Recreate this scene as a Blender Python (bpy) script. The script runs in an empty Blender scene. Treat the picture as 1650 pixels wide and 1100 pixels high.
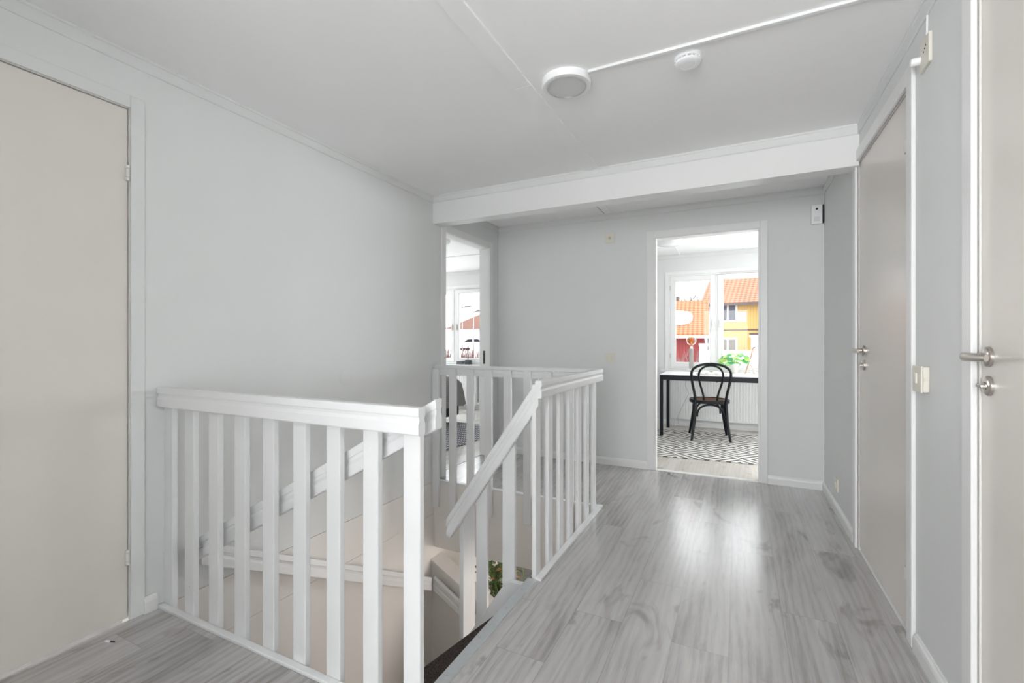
import bpy, bmesh, math, random
from mathutils import Vector, Matrix
random.seed(7)
PI = math.pi
SC = bpy.context.scene
COL = SC.collection

# ------------------------------------------------------------------ camera
cam_d = bpy.data.cameras.new('camera'); cam = bpy.data.objects.new('camera', cam_d); COL.objects.link(cam)
cam_d.sensor_width = 36.0; cam_d.lens = 36.0 * 741.0 / 1650.0; cam_d.clip_start = 0.02; cam_d.clip_end = 400
cam.location = (0, 0, 1.12); cam.rotation_euler = (PI / 2, 0, math.radians(26.224))
SC.camera = cam

# ------------------------------------------------------------------ exposure
vs = SC.view_settings
vs.view_transform = 'Standard'; vs.look = 'None'; vs.gamma = 1.0; vs.use_curve_mapping = False
vs.exposure = 0.13
SC.cycles.max_bounces = 10; SC.cycles.diffuse_bounces = 6; SC.cycles.glossy_bounces = 4
SC.cycles.transparent_max_bounces = 12; SC.cycles.sample_clamp_indirect = 6.0
SC.cycles.caustics_reflective = False; SC.cycles.caustics_refractive = False

# ------------------------------------------------------------------ overcast winter sky
w = bpy.data.worlds.new('overcast_sky'); SC.world = w; w.use_nodes = True
wn = w.node_tree.nodes; wl = w.node_tree.links
bg = wn['Background']; bg.inputs['Strength'].default_value = 3.3
tcw = wn.new('ShaderNodeTexCoord'); nzw = wn.new('ShaderNodeTexNoise'); nzw.inputs['Scale'].default_value = 2.0
rpw = wn.new('ShaderNodeValToRGB'); rpw.color_ramp.elements[0].color = (0.87, 0.90, 0.93, 1); rpw.color_ramp.elements[1].color = (0.96, 0.98, 1.0, 1)
wl.new(tcw.outputs['Generated'], nzw.inputs['Vector']); wl.new(nzw.outputs['Fac'], rpw.inputs['Fac']); wl.new(rpw.outputs['Color'], bg.inputs['Color'])

def area(name, loc, rot, sx, sy, power, col=(1, 1, 1)):
    d = bpy.data.lights.new(name, 'AREA'); d.shape = 'RECTANGLE'; d.size = sx; d.size_y = sy; d.energy = power; d.color = col
    o = bpy.data.objects.new(name, d); COL.objects.link(o); o.location = loc; o.rotation_euler = rot
    return o
# daylight from the window behind the camera, then fill lights added for the rooms
area('daylight_window_behind_camera', (-0.75, -3.36, 1.45), (PI / 2, 0, 0), 2.45, 1.35, 122, (0.98, 0.988, 0.995))
area('added_ceiling_fill', (0.0, -1.9, 0.55), (PI, 0, 0), 0.6, 0.6, 70, (0.98, 0.988, 0.995))  # added upward fill without a lamp body, brightens the hall ceiling
area('added_study_fill', (1.65, 6.44, 1.38), (-PI / 2, 0, 0), 1.1, 1.1, 100, (0.97, 0.985, 1.0))  # added fill in an invented, unseen opening to brighten the study
area('added_bedroom_fill', (-5.9, 6.44, 1.38), (-PI / 2, 0, 0), 1.2, 1.1, 130, (0.97, 0.985, 1.0))  # bedroom fill, set in an unseen opening made up for it
area('added_lower_floor_fill', (1.1, 4.0, -1.25), (0, PI / 2, 0), 1.1, 1.4, 46, (1.0, 0.94, 0.88))  # added warm fill for the stairwell, no window opening here

# ------------------------------------------------------------------ materials
def mat(name, col, rough=0.5, metal=0.0, spec=0.5, emit=None, es=0.0):
    m = bpy.data.materials.new(name); m.use_nodes = True
    b = m.node_tree.nodes['Principled BSDF']
    b.inputs['Base Color'].default_value = (*col, 1); b.inputs['Roughness'].default_value = rough
    b.inputs['Metallic'].default_value = metal; b.inputs['Specular IOR Level'].default_value = spec
    if emit: b.inputs['Emission Color'].default_value = (*emit, 1); b.inputs['Emission Strength'].default_value = es
    return m
class NT:
    def __init__(s, m): s.m = m; s.t = m.node_tree; s.n = s.t.nodes; s.l = s.t.links; s.b = s.n['Principled BSDF']
    def add(s, k, **kw):
        x = s.n.new(k)
        for a, v in kw.items(): setattr(x, a, v)
        return x
    def math(s, op, a, b=None, c=None):
        x = s.n.new('ShaderNodeMath'); x.operation = op
        for i, v in enumerate((a, b, c)):
            if v is None: continue
            if isinstance(v, (int, float)): x.inputs[i].default_value = v
            else: s.l.new(v, x.inputs[i])
        return x.outputs[0]
    def coords(s):
        tc = s.n.new('ShaderNodeTexCoord'); sp = s.n.new('ShaderNodeSeparateXYZ'); s.l.new(tc.outputs['Object'], sp.inputs[0])
        return tc.outputs['Object'], sp.outputs[0], sp.outputs[1], sp.outputs[2]
    def comb(s, x, y, z):
        c = s.n.new('ShaderNodeCombineXYZ')
        for i, v in enumerate((x, y, z)):
            if isinstance(v, (int, float)): c.inputs[i].default_value = v
            else: s.l.new(v, c.inputs[i])
        return c.outputs[0]
    def noise(s, vec, scale, detail=2, rough=0.5, dist=0.0):
        x = s.n.new('ShaderNodeTexNoise'); x.inputs['Scale'].default_value = scale; x.inputs['Detail'].default_value = detail
        x.inputs['Roughness'].default_value = rough; x.inputs['Distortion'].default_value = dist
        s.l.new(vec, x.inputs['Vector']); return x.outputs['Fac']
    def ramp(s, fac, stops, interp='LINEAR'):
        r = s.n.new('ShaderNodeValToRGB'); r.color_ramp.interpolation = interp
        e = r.color_ramp.elements
        while len(e) < len(stops): e.new(0.5)
        for i, (p, c) in enumerate(stops):
            e[i].position = p; e[i].color = (*c, 1) if len(c) == 3 else c
        s.l.new(fac, r.inputs[0]); return r.outputs[0]
    def mix(s, fac, a, b, mode='MIX'):
        x = s.n.new('ShaderNodeMix'); x.data_type = 'RGBA'; x.blend_type = mode
        for i, v in ((0, fac), (6, a), (7, b)):
            if isinstance(v, (int, float)): x.inputs[i].default_value = v
            elif isinstance(v, tuple): x.inputs[i].default_value = (*v, 1)
            else: s.l.new(v, x.inputs[i])
        return x.outputs[2]
    def bump(s, h, strength=0.2, dist=0.01):
        x = s.n.new('ShaderNodeBump'); x.inputs['Strength'].default_value = strength; x.inputs['Distance'].default_value = dist
        s.l.new(h, x.inputs['Height']); s.l.new(x.outputs[0], s.b.inputs['Normal'])
    def color(s, o): s.l.new(o, s.b.inputs['Base Color'])

def speckle(m, scale, amt, bumpd=0.0):
    t = NT(m); v, *_ = t.coords(); c = tuple(t.b.inputs['Base Color'].default_value)[:3]
    f = t.noise(v, scale, 3)
    t.color(t.ramp(f, [(0.3, tuple(x * (1 - amt) for x in c)), (0.7, tuple(min(1, x * (1 + amt)) for x in c))]))
    if bumpd: t.bump(f, 0.3, bumpd)
    return m
WALL = speckle(mat('wall_paint', (0.71, 0.72, 0.716), 0.55, spec=0.3), 3, 0.008)
CEIL = speckle(mat('ceiling_paint', (0.90, 0.90, 0.90), 0.7, spec=0.25), 2, 0.008)
CREAM = speckle(mat('cream_wall_paint', (0.77, 0.74, 0.71), 0.6, spec=0.3), 3, 0.01)
TRIM = speckle(mat('white_trim_paint', (0.78, 0.785, 0.78), 0.35), 5, 0.006)
RAILM = speckle(mat('white_gloss_paint', (0.76, 0.765, 0.77), 0.32), 6, 0.006)
DOORM = speckle(mat('beige_door_lacquer', (0.71, 0.67, 0.625), 0.27, spec=0.5), 4, 0.01)
FRAME = mat('beige_frame_lacquer', (0.74, 0.725, 0.70), 0.4)
METAL = mat('brushed_nickel', (0.56, 0.52, 0.48), 0.28, 1.0)
ALU = speckle(mat('aluminium', (0.60, 0.63, 0.64), 0.42, 0.75), 60, 0.03)
PLASTIC = mat('white_plastic', (0.86, 0.87, 0.88), 0.3)
IVORY = mat('ivory_plastic', (0.72, 0.69, 0.61), 0.35)
DARK = mat('dark_gap', (0.03, 0.03, 0.03), 0.8)
BLACK = mat('black_metal', (0.009, 0.011, 0.015), 0.45, spec=0.25)
BWOOD = mat('black_lacquered_wood', (0.005, 0.007, 0.009), 0.30, spec=0.25)
DIFF = mat('grey_diffuser', (0.66, 0.66, 0.66), 0.35)
CHROME = mat('chrome', (0.85, 0.85, 0.86), 0.1, 1.0)

def floor_mat(name, pw, pl, dark, mid, light, rough, axis_swap=False, off=0.0):
    m = mat(name, mid, rough); t = NT(m); v, x, y, z = t.coords()
    if axis_swap: x, y = y, x
    xs = t.math('DIVIDE', t.math('ADD', x, 20.0 + off), pw); ix = t.math('FLOOR', xs); fx = t.math('FRACT', xs)
    wn_ = t.add('ShaderNodeTexWhiteNoise'); wn_.noise_dimensions = '1D'; t.l.new(ix, wn_.inputs['W']); r1 = wn_.outputs['Value']
    ys = t.math('ADD', t.math('DIVIDE', t.math('ADD', y, 20.0), pl), r1); iy = t.math('FLOOR', ys); fy = t.math('FRACT', ys)
    w2 = t.add('ShaderNodeTexWhiteNoise'); w2.noise_dimensions = '2D'; t.l.new(t.comb(ix, iy, 0), w2.inputs['Vector']); r2 = w2.outputs['Value']
    # grain coordinates, moved per plank
    gx = t.math('ADD', x, t.math('MULTIPLY', r2, 37.0)); gy = t.math('ADD', t.math('MULTIPLY', y, 0.16), t.math('MULTIPLY', r2, 11.0))
    g = t.comb(gx, gy, t.math('MULTIPLY', r2, 5.0))
    big = t.noise(g, 6.0, 5, 0.62, 0.6)
    rings = t.add('ShaderNodeTexWave'); rings.wave_type = 'BANDS'; rings.bands_direction = 'X'
    rings.inputs['Scale'].default_value = 10.0; rings.inputs['Distortion'].default_value = 8.0; rings.inputs['Detail'].default_value = 2.5
    rings.inputs['Detail Scale'].default_value = 1.1; t.l.new(g, rings.inputs['Vector'])
    fine = t.noise(t.comb(t.math('MULTIPLY', gx, 1.0), t.math('MULTIPLY', gy, 0.3), 0), 170.0, 3, 0.6)
    kn = t.noise(t.comb(gx, t.math('MULTIPLY', gy, 2.6), 1.0), 5.5, 3, 0.6, 1.4)
    f = t.math('ADD', t.math('MULTIPLY', big, 0.55), t.math('ADD', t.math('MULTIPLY', rings.outputs['Fac'], 0.07), t.math('MULTIPLY', fine, 0.22)))
    f = t.math('ADD', f, t.math('MULTIPLY', t.math('SUBTRACT', r2, 0.5), 0.07))
    c = t.ramp(f, [(0.27, dark), (0.43, mid), (0.60, light)])
    kd = t.ramp(kn, [(0.29, (0.60, 0.57, 0.56)), (0.41, (1, 1, 1))])
    c = t.mix(1.0, c, kd, 'MULTIPLY')
    e1 = t.math('MINIMUM', fx, t.math('SUBTRACT', 1.0, fx)); e2 = t.math('MULTIPLY', t.math('MINIMUM', fy, t.math('SUBTRACT', 1.0, fy)), pl / pw)
    edge = t.math('LESS_THAN', t.math('MINIMUM', e1, e2), 0.0065)
    c = t.mix(t.math('MULTIPLY', edge, 0.38), c, tuple(0.45 * q for q in dark))
    t.color(c)
    t.bump(t.math('ADD', t.math('MULTIPLY', fine, 0.6), t.math('MULTIPLY', edge, -0.8)), 0.12, 0.002)
    return m
FLOOR = floor_mat('grey_oak_laminate', 0.192, 1.29, (0.225, 0.208, 0.197), (0.405, 0.389, 0.381), (0.50, 0.486, 0.479), 0.23)
fb = FLOOR.node_tree.nodes['Principled BSDF']; fb.inputs['Specular IOR Level'].default_value = 0.9
fb.inputs['Coat Weight'].default_value = 0.8; fb.inputs['Coat Roughness'].default_value = 0.2
FLOOR2 = floor_mat('pale_ash_laminate', 0.10, 0.9, (0.40, 0.375, 0.34), (0.52, 0.49, 0.45), (0.61, 0.585, 0.55), 0.30)

FLOOR3 = floor_mat('pale_glossy_laminate', 0.19, 1.2, (0.46, 0.44, 0.41), (0.58, 0.56, 0.53), (0.66, 0.64, 0.61), 0.16)
FLOOR3.node_tree.nodes['Principled BSDF'].inputs['Specular IOR Level'].default_value = 0.9
def glass_mat():
    m = bpy.data.materials.new('window_glass'); m.use_nodes = True; n = m.node_tree.nodes; l = m.node_tree.links
    n.remove(n['Principled BSDF']); o = n['Material Output']
    t = n.new('ShaderNodeBsdfTransparent'); g = n.new('ShaderNodeBsdfGlossy'); g.inputs['Roughness'].default_value = 0.02
    x = n.new('ShaderNodeMixShader'); x.inputs[0].default_value = 0.010
    l.new(t.outputs[0], x.inputs[1]); l.new(g.outputs[0], x.inputs[2]); l.new(x.outputs[0], o.inputs[0]); return m
GLASS = glass_mat()

# ------------------------------------------------------------------ mesh helpers
def BM(): return bmesh.new()
def obj(name, bm, m, parent=None, smooth=False, bevel=0.0, loc=None):
    me = bpy.data.meshes.new(name)
    bmesh.ops.recalc_face_normals(bm, faces=bm.faces[:])
    bm.to_mesh(me); bm.free()
    for mm in (m if isinstance(m, (list, tuple)) else [m]): me.materials.append(mm)
    if smooth:
        for p in me.polygons: p.use_smooth = True
        try: me.set_sharp_from_angle(angle=math.radians(40))
        except Exception: pass
    o = bpy.data.objects.new(name, me); COL.objects.link(o)
    if parent: o.parent = parent
    if loc: o.location = loc
    if bevel:
        b = o.modifiers.new('bevel', 'BEVEL'); b.width = bevel; b.segments = 2; b.limit_method = 'ANGLE'
    return o
def thing(name, label, cat, loc=(0, 0, 0), rz=0.0, group=None):
    o = bpy.data.objects.new(name, None); COL.objects.link(o); o.empty_display_size = 0.05
    o.location = loc; o.rotation_euler = (0, 0, rz); o['label'] = label; o['category'] = cat
    if group: o['group'] = group
    return o
def tag(o, label, cat, group=None):
    o['label'] = label; o['category'] = cat
    if group: o['group'] = group
    return o
def struct_e(name, label=None):
    o = bpy.data.objects.new(name, None); COL.objects.link(o); o['kind'] = 'structure'
    if label: o['label'] = label; o['category'] = name.split('_')[0]
    return o
def struct(name, bm, m, label=None, cat=None, **k):
    o = obj(name, bm, m, **k); o['kind'] = 'structure'
    if label: o['label'] = label; o['category'] = cat or name.split('_')[0]
    return o
def box(bm, x0, x1, y0, y1, z0, z1, mi=0):
    vs_ = [bm.verts.new((x, y, z)) for x in (x0, x1) for y in (y0, y1) for z in (z0, z1)]
    fs = []
    for q in ((0, 1, 3, 2), (4, 6, 7, 5), (0, 4, 5, 1), (2, 3, 7, 6), (0, 2, 6, 4), (1, 5, 7, 3)):
        f = bm.faces.new([vs_[i] for i in q]); f.material_index = mi; fs.append(f)
    return vs_
def prism(bm, pts, lo, hi, axis='z', mi=0):
    """polygon pts extruded along axis between lo and hi; pts are the other two coordinates in xyz order"""
    def mk(p, h):
        if axis == 'z': return (p[0], p[1], h)
        if axis == 'y': return (p[0], h, p[1])
        return (h, p[0], p[1])
    a = [bm.verts.new(mk(p, lo)) for p in pts]; b = [bm.verts.new(mk(p, hi)) for p in pts]
    fs = [bm.faces.new(a[::-1]), bm.faces.new(b)]
    n = len(pts)
    for i in range(n): fs.append(bm.faces.new((a[i], a[(i + 1) % n], b[(i + 1) % n], b[i])))
    for f in fs: f.material_index = mi
def tube(bm, pts, rad, seg=8, cap=True, mi=0, flat=1.0):
    """swept tube along points; rad number or list"""
    P = [Vector(p) for p in pts]; n = len(P); R = rad if isinstance(rad, (list, tuple)) else [rad] * n
    rings = []; ref = None
    for i in range(n):
        t = (P[min(i + 1, n - 1)] - P[max(i - 1, 0)]).normalized()
        if ref is None:
            up = Vector((0, 0, 1)) if abs(t.z) < 0.9 else Vector((1, 0, 0))
            ref = (up - t * up.dot(t)).normalized()
        else:
            ref = (ref - t * ref.dot(t)); ref = ref.normalized() if ref.length > 1e-6 else t.orthogonal().normalized()
        s = t.cross(ref)
        rings.append([bm.verts.new(P[i] + (ref * math.cos(2 * PI * k / seg) + s * math.sin(2 * PI * k / seg) * flat) * R[i]) for k in range(seg)])
    for i in range(n - 1):
        for k in range(seg):
            f = bm.faces.new((rings[i][k], rings[i][(k + 1) % seg], rings[i + 1][(k + 1) % seg], rings[i + 1][k])); f.material_index = mi
    if cap:
        bm.faces.new(rings[0][::-1]).material_index = mi; bm.faces.new(rings[-1]).material_index = mi
def lathe(bm, prof, c=(0, 0, 0), seg=32, axis='z', mi=0):
    """prof: (r, h) list revolved about axis through c"""
    def mk(r, a, h):
        u, v = r * math.cos(a), r * math.sin(a)
        if axis == 'z': return (c[0] + u, c[1] + v, c[2] + h)
        if axis == 'x': return (c[0] + h, c[1] + u, c[2] + v)
        return (c[0] + u, c[1] + h, c[2] + v)
    rings = []
    for r, h in prof:
        if r < 1e-6: rings.append([bm.verts.new(mk(0, 0, h))])
        else: rings.append([bm.verts.new(mk(r, 2 * PI * k / seg, h)) for k in range(seg)])
    for a, b in zip(rings, rings[1:]):
        if len(a) == 1 and len(b) == 1: continue
        for k in range(seg):
            k2 = (k + 1) % seg
            if len(a) == 1: f = bm.faces.new((a[0], b[k2], b[k]))
            elif len(b) == 1: f = bm.faces.new((a[k], a[k2], b[0]))
            else: f = bm.faces.new((a[k], a[k2], b[k2], b[k]))
            f.material_index = mi
def sweep(bm, prof, p0, p1, lat, k=1.0):
    """closed profile (out, up) swept from p0 to p1 with vertical end cuts; lat = horizontal outward direction"""
    lat = Vector(lat)
    A = [bm.verts.new(Vector(p0) + lat * o + Vector((0, 0, u * k))) for o, u in prof]
    B = [bm.verts.new(Vector(p1) + lat * o + Vector((0, 0, u * k))) for o, u in prof]
    n = len(prof); bm.faces.new(A[::-1]); bm.faces.new(B)
    for i in range(n): bm.faces.new((A[i], A[(i + 1) % n], B[(i + 1) % n], B[i]))

# ------------------------------------------------------------------ the hall shell
XL, XR, YN, YB, ZC = -2.2, 0.58, -3.4, 4.15, 2.285
T = 0.10
LOW = -2.6
b = BM()   # hall floor with the stair opening
box(b, XL, XR, YN, 1.075, -0.12, 0); box(b, -0.875, XR, 1.075, 1.987, -0.12, 0); box(b, -0.857, XR, 1.987, 3.06, -0.12, 0); box(b, XL, XR, 3.06, YB, -0.12, 0)
box(b, XL - T, XL, 3.2, 3.945, -0.12, 0); 
struct('floor', b, FLOOR)
b = BM(); box(b, -0.651, 0.147, YB, 4.175, -0.12, 0); box(b, -2.0, 2.9, 4.25, 6.5, -0.12, 0.0); box(b, -0.651, 0.147, 4.175, 4.25, -0.12, 0)
struct('floor', b, FLOOR2, 'pale ash laminate floor of the study beyond the doorway', 'floor')
b = BM(); box(b, -6.8, XL - T, 1.6, 6.5, -0.12, 0.0); struct('floor', b, FLOOR3, 'pale laminate floor of the bedroom beyond the left doorway', 'floor')
b = BM(); box(b, XL - T, XR + T, YN - T, 3.03, ZC, ZC + 0.1); box(b, XL - T, XR + T, 3.03, YB + T, ZC, ZC + 0.1); struct('ceiling', b, CEIL)
b = BM(); box(b, -2.0, 3.0, YB + T, 6.6, ZC, ZC + 0.1); struct('ceiling', b, CEIL, 'white ceiling of the study beyond the doorway', 'ceiling')
b = BM(); box(b, -6.9, XL - T, 1.5, 6.6, ZC, ZC + 0.1); struct('ceiling', b, CEIL, 'white ceiling of the bedroom beyond the left doorway', 'ceiling')
# left wall: closed door at Y 0.15..0.967, bedroom doorway 3.2..3.945
b = BM()
box(b, XL - T, XL, YN - T, 0.13, -0.12, ZC); box(b, XL - T, XL, 0.13, 1.0, 2.07, ZC)
box(b, XL - T, XL, 1.0, 3.18, -0.005, ZC); box(b, XL - T, XL, 3.18, 3.965, 2.05, ZC); box(b, XL - T, XL, 3.965, YB + T, -0.12, ZC)
struct('wall_left', b, WALL)
b = BM()
box(b, XL - T, -0.68, YB, YB + T, -0.12, ZC); box(b, -0.68, 0.175, YB, YB + T, 2.035, ZC); box(b, 0.175, XR + T, YB, YB + T, -0.12, ZC)
struct('wall_back', b, WALL)
b = BM()
box(b, XR, XR + T, 3.08, YB, -0.12, ZC); box(b, XR, XR + T, 2.19, 3.08, 2.10, ZC); box(b, XR, XR + T, 1.70, 2.19, -0.12, ZC)
box(b, XR, XR + T, 0.80, 1.70, 2.10, ZC); box(b, XR, XR + T, YN - T, 0.80, -0.12, ZC)
struct('wall_right', b, WALL)
b = BM()   # wall behind the camera with its window opening
box(b, XL - T, -2.0, YN - T, YN, -0.12, ZC); box(b, 0.54, XR + T, YN - T, YN, -0.12, ZC)
box(b, -2.0, 0.54, YN - T, YN, -0.12, 0.75); box(b, -2.0, 0.54, YN - T, YN, 2.15, ZC); struct('wall_front', b, WALL)
b = BM(); box(b, XL, -0.84, -0.70, -0.60, 0.0, ZC); struct('wall_added', b, WALL)  # unseen partition added to keep window light off the left side
# beam
b = BM(); box(b, XL, XR, 3.03, 3.145, 2.063, ZC); struct('trim_1', b, TRIM, 'boxed white beam crossing the hall ceiling', 'beam')
# cornices
def cornice_prof(s=1.0):
    return [(0, 0), (0.012, 0), (0.012, -0.010), (0.008, -0.013), (0.008, -0.050), (0.005, -0.055), (0, -0.055)]
def cornice(i, p0, p1, lat, label):
    b = BM(); sweep(b, cornice_prof(), p0, p1, lat); struct('trim_%d' % i, b, WALL, label, 'cornice')
cornice(2, (XL, YN, ZC), (XL, 3.03, ZC), (1, 0, 0), 'white cornice strip along top of the left hall wall')
cornice(3, (XL, 3.03, ZC), (XR, 3.03, ZC), (0, -1, 0), 'white cornice strip along top of the boxed beam')
cornice(4, (XR, YN, ZC), (XR, 3.03, ZC), (-1, 0, 0), 'white cornice strip along top of the right hall wall')
cornice(5, (XL, YB, ZC), (XR, YB, ZC), (0, -1, 0), 'white cornice strip above the far hall wall with the study doorway')
cornice(6, (XR, 3.145, ZC), (XR, YB, ZC), (-1, 0, 0), 'short cornice strip on right wall beyond the beam')
cornice(7, (XL, 3.145, ZC), (XL, YB, ZC), (1, 0, 0), 'short cornice strip above the bedroom doorway')
cornice(8, (-2.0, 6.5, ZC), (2.9, 6.5, ZC), (0, -1, 0), 'white cornice strip above the study window')
cornice(9, (-6.8, 6.5, ZC), (XL - T, 6.5, ZC), (0, -1, 0), 'white cornice strip above the bedroom window')
# ceiling battens
b = BM(); box(b, -0.925, -0.842, YN, 1.90, ZC - 0.007, ZC + 0.01); box(b, -0.925, -0.842, 1.903, 3.012, ZC - 0.007, ZC + 0.01)
struct('trim_10', b, CEIL, 'flat batten covering the joint that runs along the hall ceiling', 'batten', bevel=0.001)
b = BM(); box(b, -1.09, -1.02, 3.15, 4.13, ZC - 0.006, ZC + 0.01); struct('trim_11', b, CEIL, 'flat ceiling batten beyond the beam', 'batten')
b = BM(); box(b, -1.098, -1.091, 3.15, 4.13, ZC - 0.002, ZC + 0.01); struct('trim_12', b, DARK, 'dark open joint beside the ceiling batten beyond the beam', 'joint')
b = BM(); box(b, -6.8, XL - T, 5.30, 5.308, ZC - 0.002, ZC + 0.01); struct('trim_13', b, DARK, 'thin dark joint across the bedroom ceiling', 'joint')
# baseboards
BP = [(0, 0), (0.015, 0), (0.015, 0.045), (0.012, 0.056), (0.007, 0.062), (0.005, 0.067), (0, 0.067)]
def base(side, p0, p1, lat, label=None):
    b = BM(); sweep(b, BP, p0, p1, lat); struct('baseboard_' + side, b, TRIM, label)
base('left', (XL, 1.026, 0), (XL, 1.075, 0), (1, 0, 0))
base('back', (XL, YB, 0), (-0.722, YB, 0), (0, -1, 0))
base('back', (0.206, YB, 0), (XR, YB, 0), (0, -1, 0), 'white baseboard on far wall right of the study doorway')
base('right', (XR, 3.135, 0), (XR, YB, 0), (-1, 0, 0))
base('right', (XR, 1.73, 0), (XR, 2.135, 0), (-1, 0, 0), 'white baseboard on right wall between the two closed doors')
base('study', (-2.0, 6.5, 0), (2.9, 6.5, 0), (0, -1, 0))
base('bedroom', (-6.8, 6.5, 0), (XL - T, 6.5, 0), (0, -1, 0))

# ------------------------------------------------------------------ doors
def hinge(parent, x, y, z, m=FRAME):
    b = BM()
    for i, (a, c) in enumerate(((0.0, 0.012), (0.0135, 0.047), (0.0485, 0.060))):
        lathe(b, [(0, a), (0.0075, a), (0.0075, c), (0, c)], (x, y, z - 0.03), 14)
    box(b, x - 0.010, x - 0.002, y - 0.006, y + 0.022, z - 0.024, z + 0.024)
    return obj('hinge', b, m, parent, smooth=True)
def frame_x(parent, x_in, x_out, xw, y0, y1, zt, face, jamb=0.018, cw=0.058, prot=0.014, cm=TRIM, fm=FRAME):
    """door lining and casing for an opening y0..y1 in a wall of constant x. face = +1 if room is on +x side"""
    b = BM()
    xa, xb = sorted((x_in, x_out))
    box(b, xa, xb, y0 - jamb, y0, 0, zt + jamb); box(b, xa, xb, y1, y1 + jamb, 0, zt + jamb); box(b, xa, xb, y0, y1, zt, zt + jamb)
    obj('frame', b, fm, parent, bevel=0.0015)
    b = BM(); c0, c1 = sorted((xw, xw + face * prot)); g = jamb * 0.15
    box(b, c0, c1, y0 - g - cw, y0 - g, 0, zt + g + cw); box(b, c0, c1, y1 + g, y1 + g + cw, 0, zt + g + cw); box(b, c0, c1, y0 - g, y1 + g, zt + g, zt + g + cw)
    obj('casing', b, cm, parent, bevel=0.003)
def lever(parent, x, y, z, d=-1):
    """lever handle on a leaf face of constant x (room on -x side); the grip runs towards d*y"""
    b = BM()
    lathe(b, [(0, 0.0), (0.026, 0.0), (0.026, -0.007), (0.022, -0.010), (0, -0.010)], (x, y, z), 32, 'x')
    hb = obj('handle_rose', b, METAL, parent, smooth=True)
    b = BM()
    tube(b, [(x - 0.008, y, z), (x - 0.044, y, z)], 0.0095, 16)
    tube(b, [(x - 0.046, y - d * 0.012, z), (x - 0.052, y + d * 0.002, z), (x - 0.054, y + d * 0.03, z), (x - 0.053, y + d * 0.08, z), (x - 0.048, y + d * 0.118, z)], [0.010, 0.0115, 0.0115, 0.0105, 0.009], 16, flat=0.62)
    obj('lever_handle', b, METAL, parent, smooth=True)
    b = BM()
    lathe(b, [(0, 0.0), (0.026, 0.0), (0.026, -0.006), (0.022, -0.009), (0.010, -0.009), (0.010, -0.012), (0, -0.012)], (x, y, z - 0.076), 32, 'x')
    lk = obj('lock_rose', b, METAL, parent, smooth=True)
    b = BM(); box(b, x - 0.022, x - 0.012, y - 0.016, y + 0.016, z - 0.080, z - 0.072); obj('thumb_turn', b, METAL, lk, bevel=0.002)

d1 = struct_e('door_1', 'closed flat beige door in the left wall beside the near railing')
frame_x(d1, XL - T, XL - 0.002, XL, 0.16, 0.979, 2.056, 1, cw=0.050, prot=0.009, cm=WALL)
b = BM(); box(b, XL - 0.040, XL - 0.004, 0.163, 0.976, 0.009, 2.0525); obj('leaf', b, DOORM, d1, bevel=0.0015)
hinge(d1, XL + 0.004, 0.972, 1.795); hinge(d1, XL + 0.004, 0.972, 0.256)
b = BM(); box(b, XL - T, XL - 0.05, 0.16, 0.979, 0, 0.009); obj('sill_plate', b, DARK, d1)
d2 = struct_e('door_2', 'closed flat beige door in the right wall, the one nearer the study')
frame_x(d2, XR + 0.002, XR + T, XR, 2.215, 3.058, 2.082, -1, cw=0.060)
b = BM(); box(b, XR + 0.006, XR + 0.045, 2.2175, 3.0555, 0.014, 2.078); obj('leaf', b, DOORM, d2, bevel=0.0015)
hinge(d2, XR - 0.003, 2.219, 1.86); hinge(d2, XR - 0.003, 2.219, 0.24); lever(d2, XR + 0.006, 2.955, 1.073)
b = BM(); box(b, XR + 0.05, XR + T, 2.215, 3.058, 0, 0.012); obj('sill_plate', b, DARK, d2)
d3 = struct_e('door_3', 'closed flat beige door at right edge of the view')
frame_x(d3, XR + 0.002, XR + T, XR, 0.83, 1.668, 2.082, -1, cw=0.060)
b = BM(); box(b, XR + 0.006, XR + 0.045, 0.833, 1.6655, 0.014, 2.078); obj('leaf', b, DOORM, d3, bevel=0.0015)
lever(d3, XR + 0.006, 1.624, 1.080)
# study doorway in the far wall
d4 = struct_e('door_4', 'open doorway with white casing leading to the study')
b = BM(); box(b, -0.669, -0.651, YB - 0.001, YB + T + 0.002, 0, 2.033); box(b, 0.147, 0.165, YB - 0.001, YB + T + 0.002, 0, 2.033); box(b, -0.651, 0.147, YB - 0.001, YB + T + 0.002, 2.015, 2.033)
obj('frame', b, TRIM, d4, bevel=0.0015)
b = BM()
for x0, x1 in ((-0.722, -0.658), (0.154, 0.206)): box(b, x0, x1, YB - 0.014, YB, 0, 2.078)
box(b, -0.658, 0.154, YB - 0.014, YB, 2.020, 2.078); obj('casing', b, TRIM, d4, bevel=0.003)
b = BM(); box(b, -0.655, -0.645, YB - 0.003, YB + 0.03, 0, 2.02); box(b, 0.141, 0.151, YB - 0.003, YB + 0.03, 0, 2.02); obj('door_stop', b, TRIM, d4, bevel=0.001)
b = BM(); prism(b, [(YB - 0.002, 0.0), (YB + 0.006, 0.006), (YB + 0.028, 0.007), (YB + 0.036, 0.0)], -0.65, 0.146, 'x'); obj('threshold', b, TRIM, d4)
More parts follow.
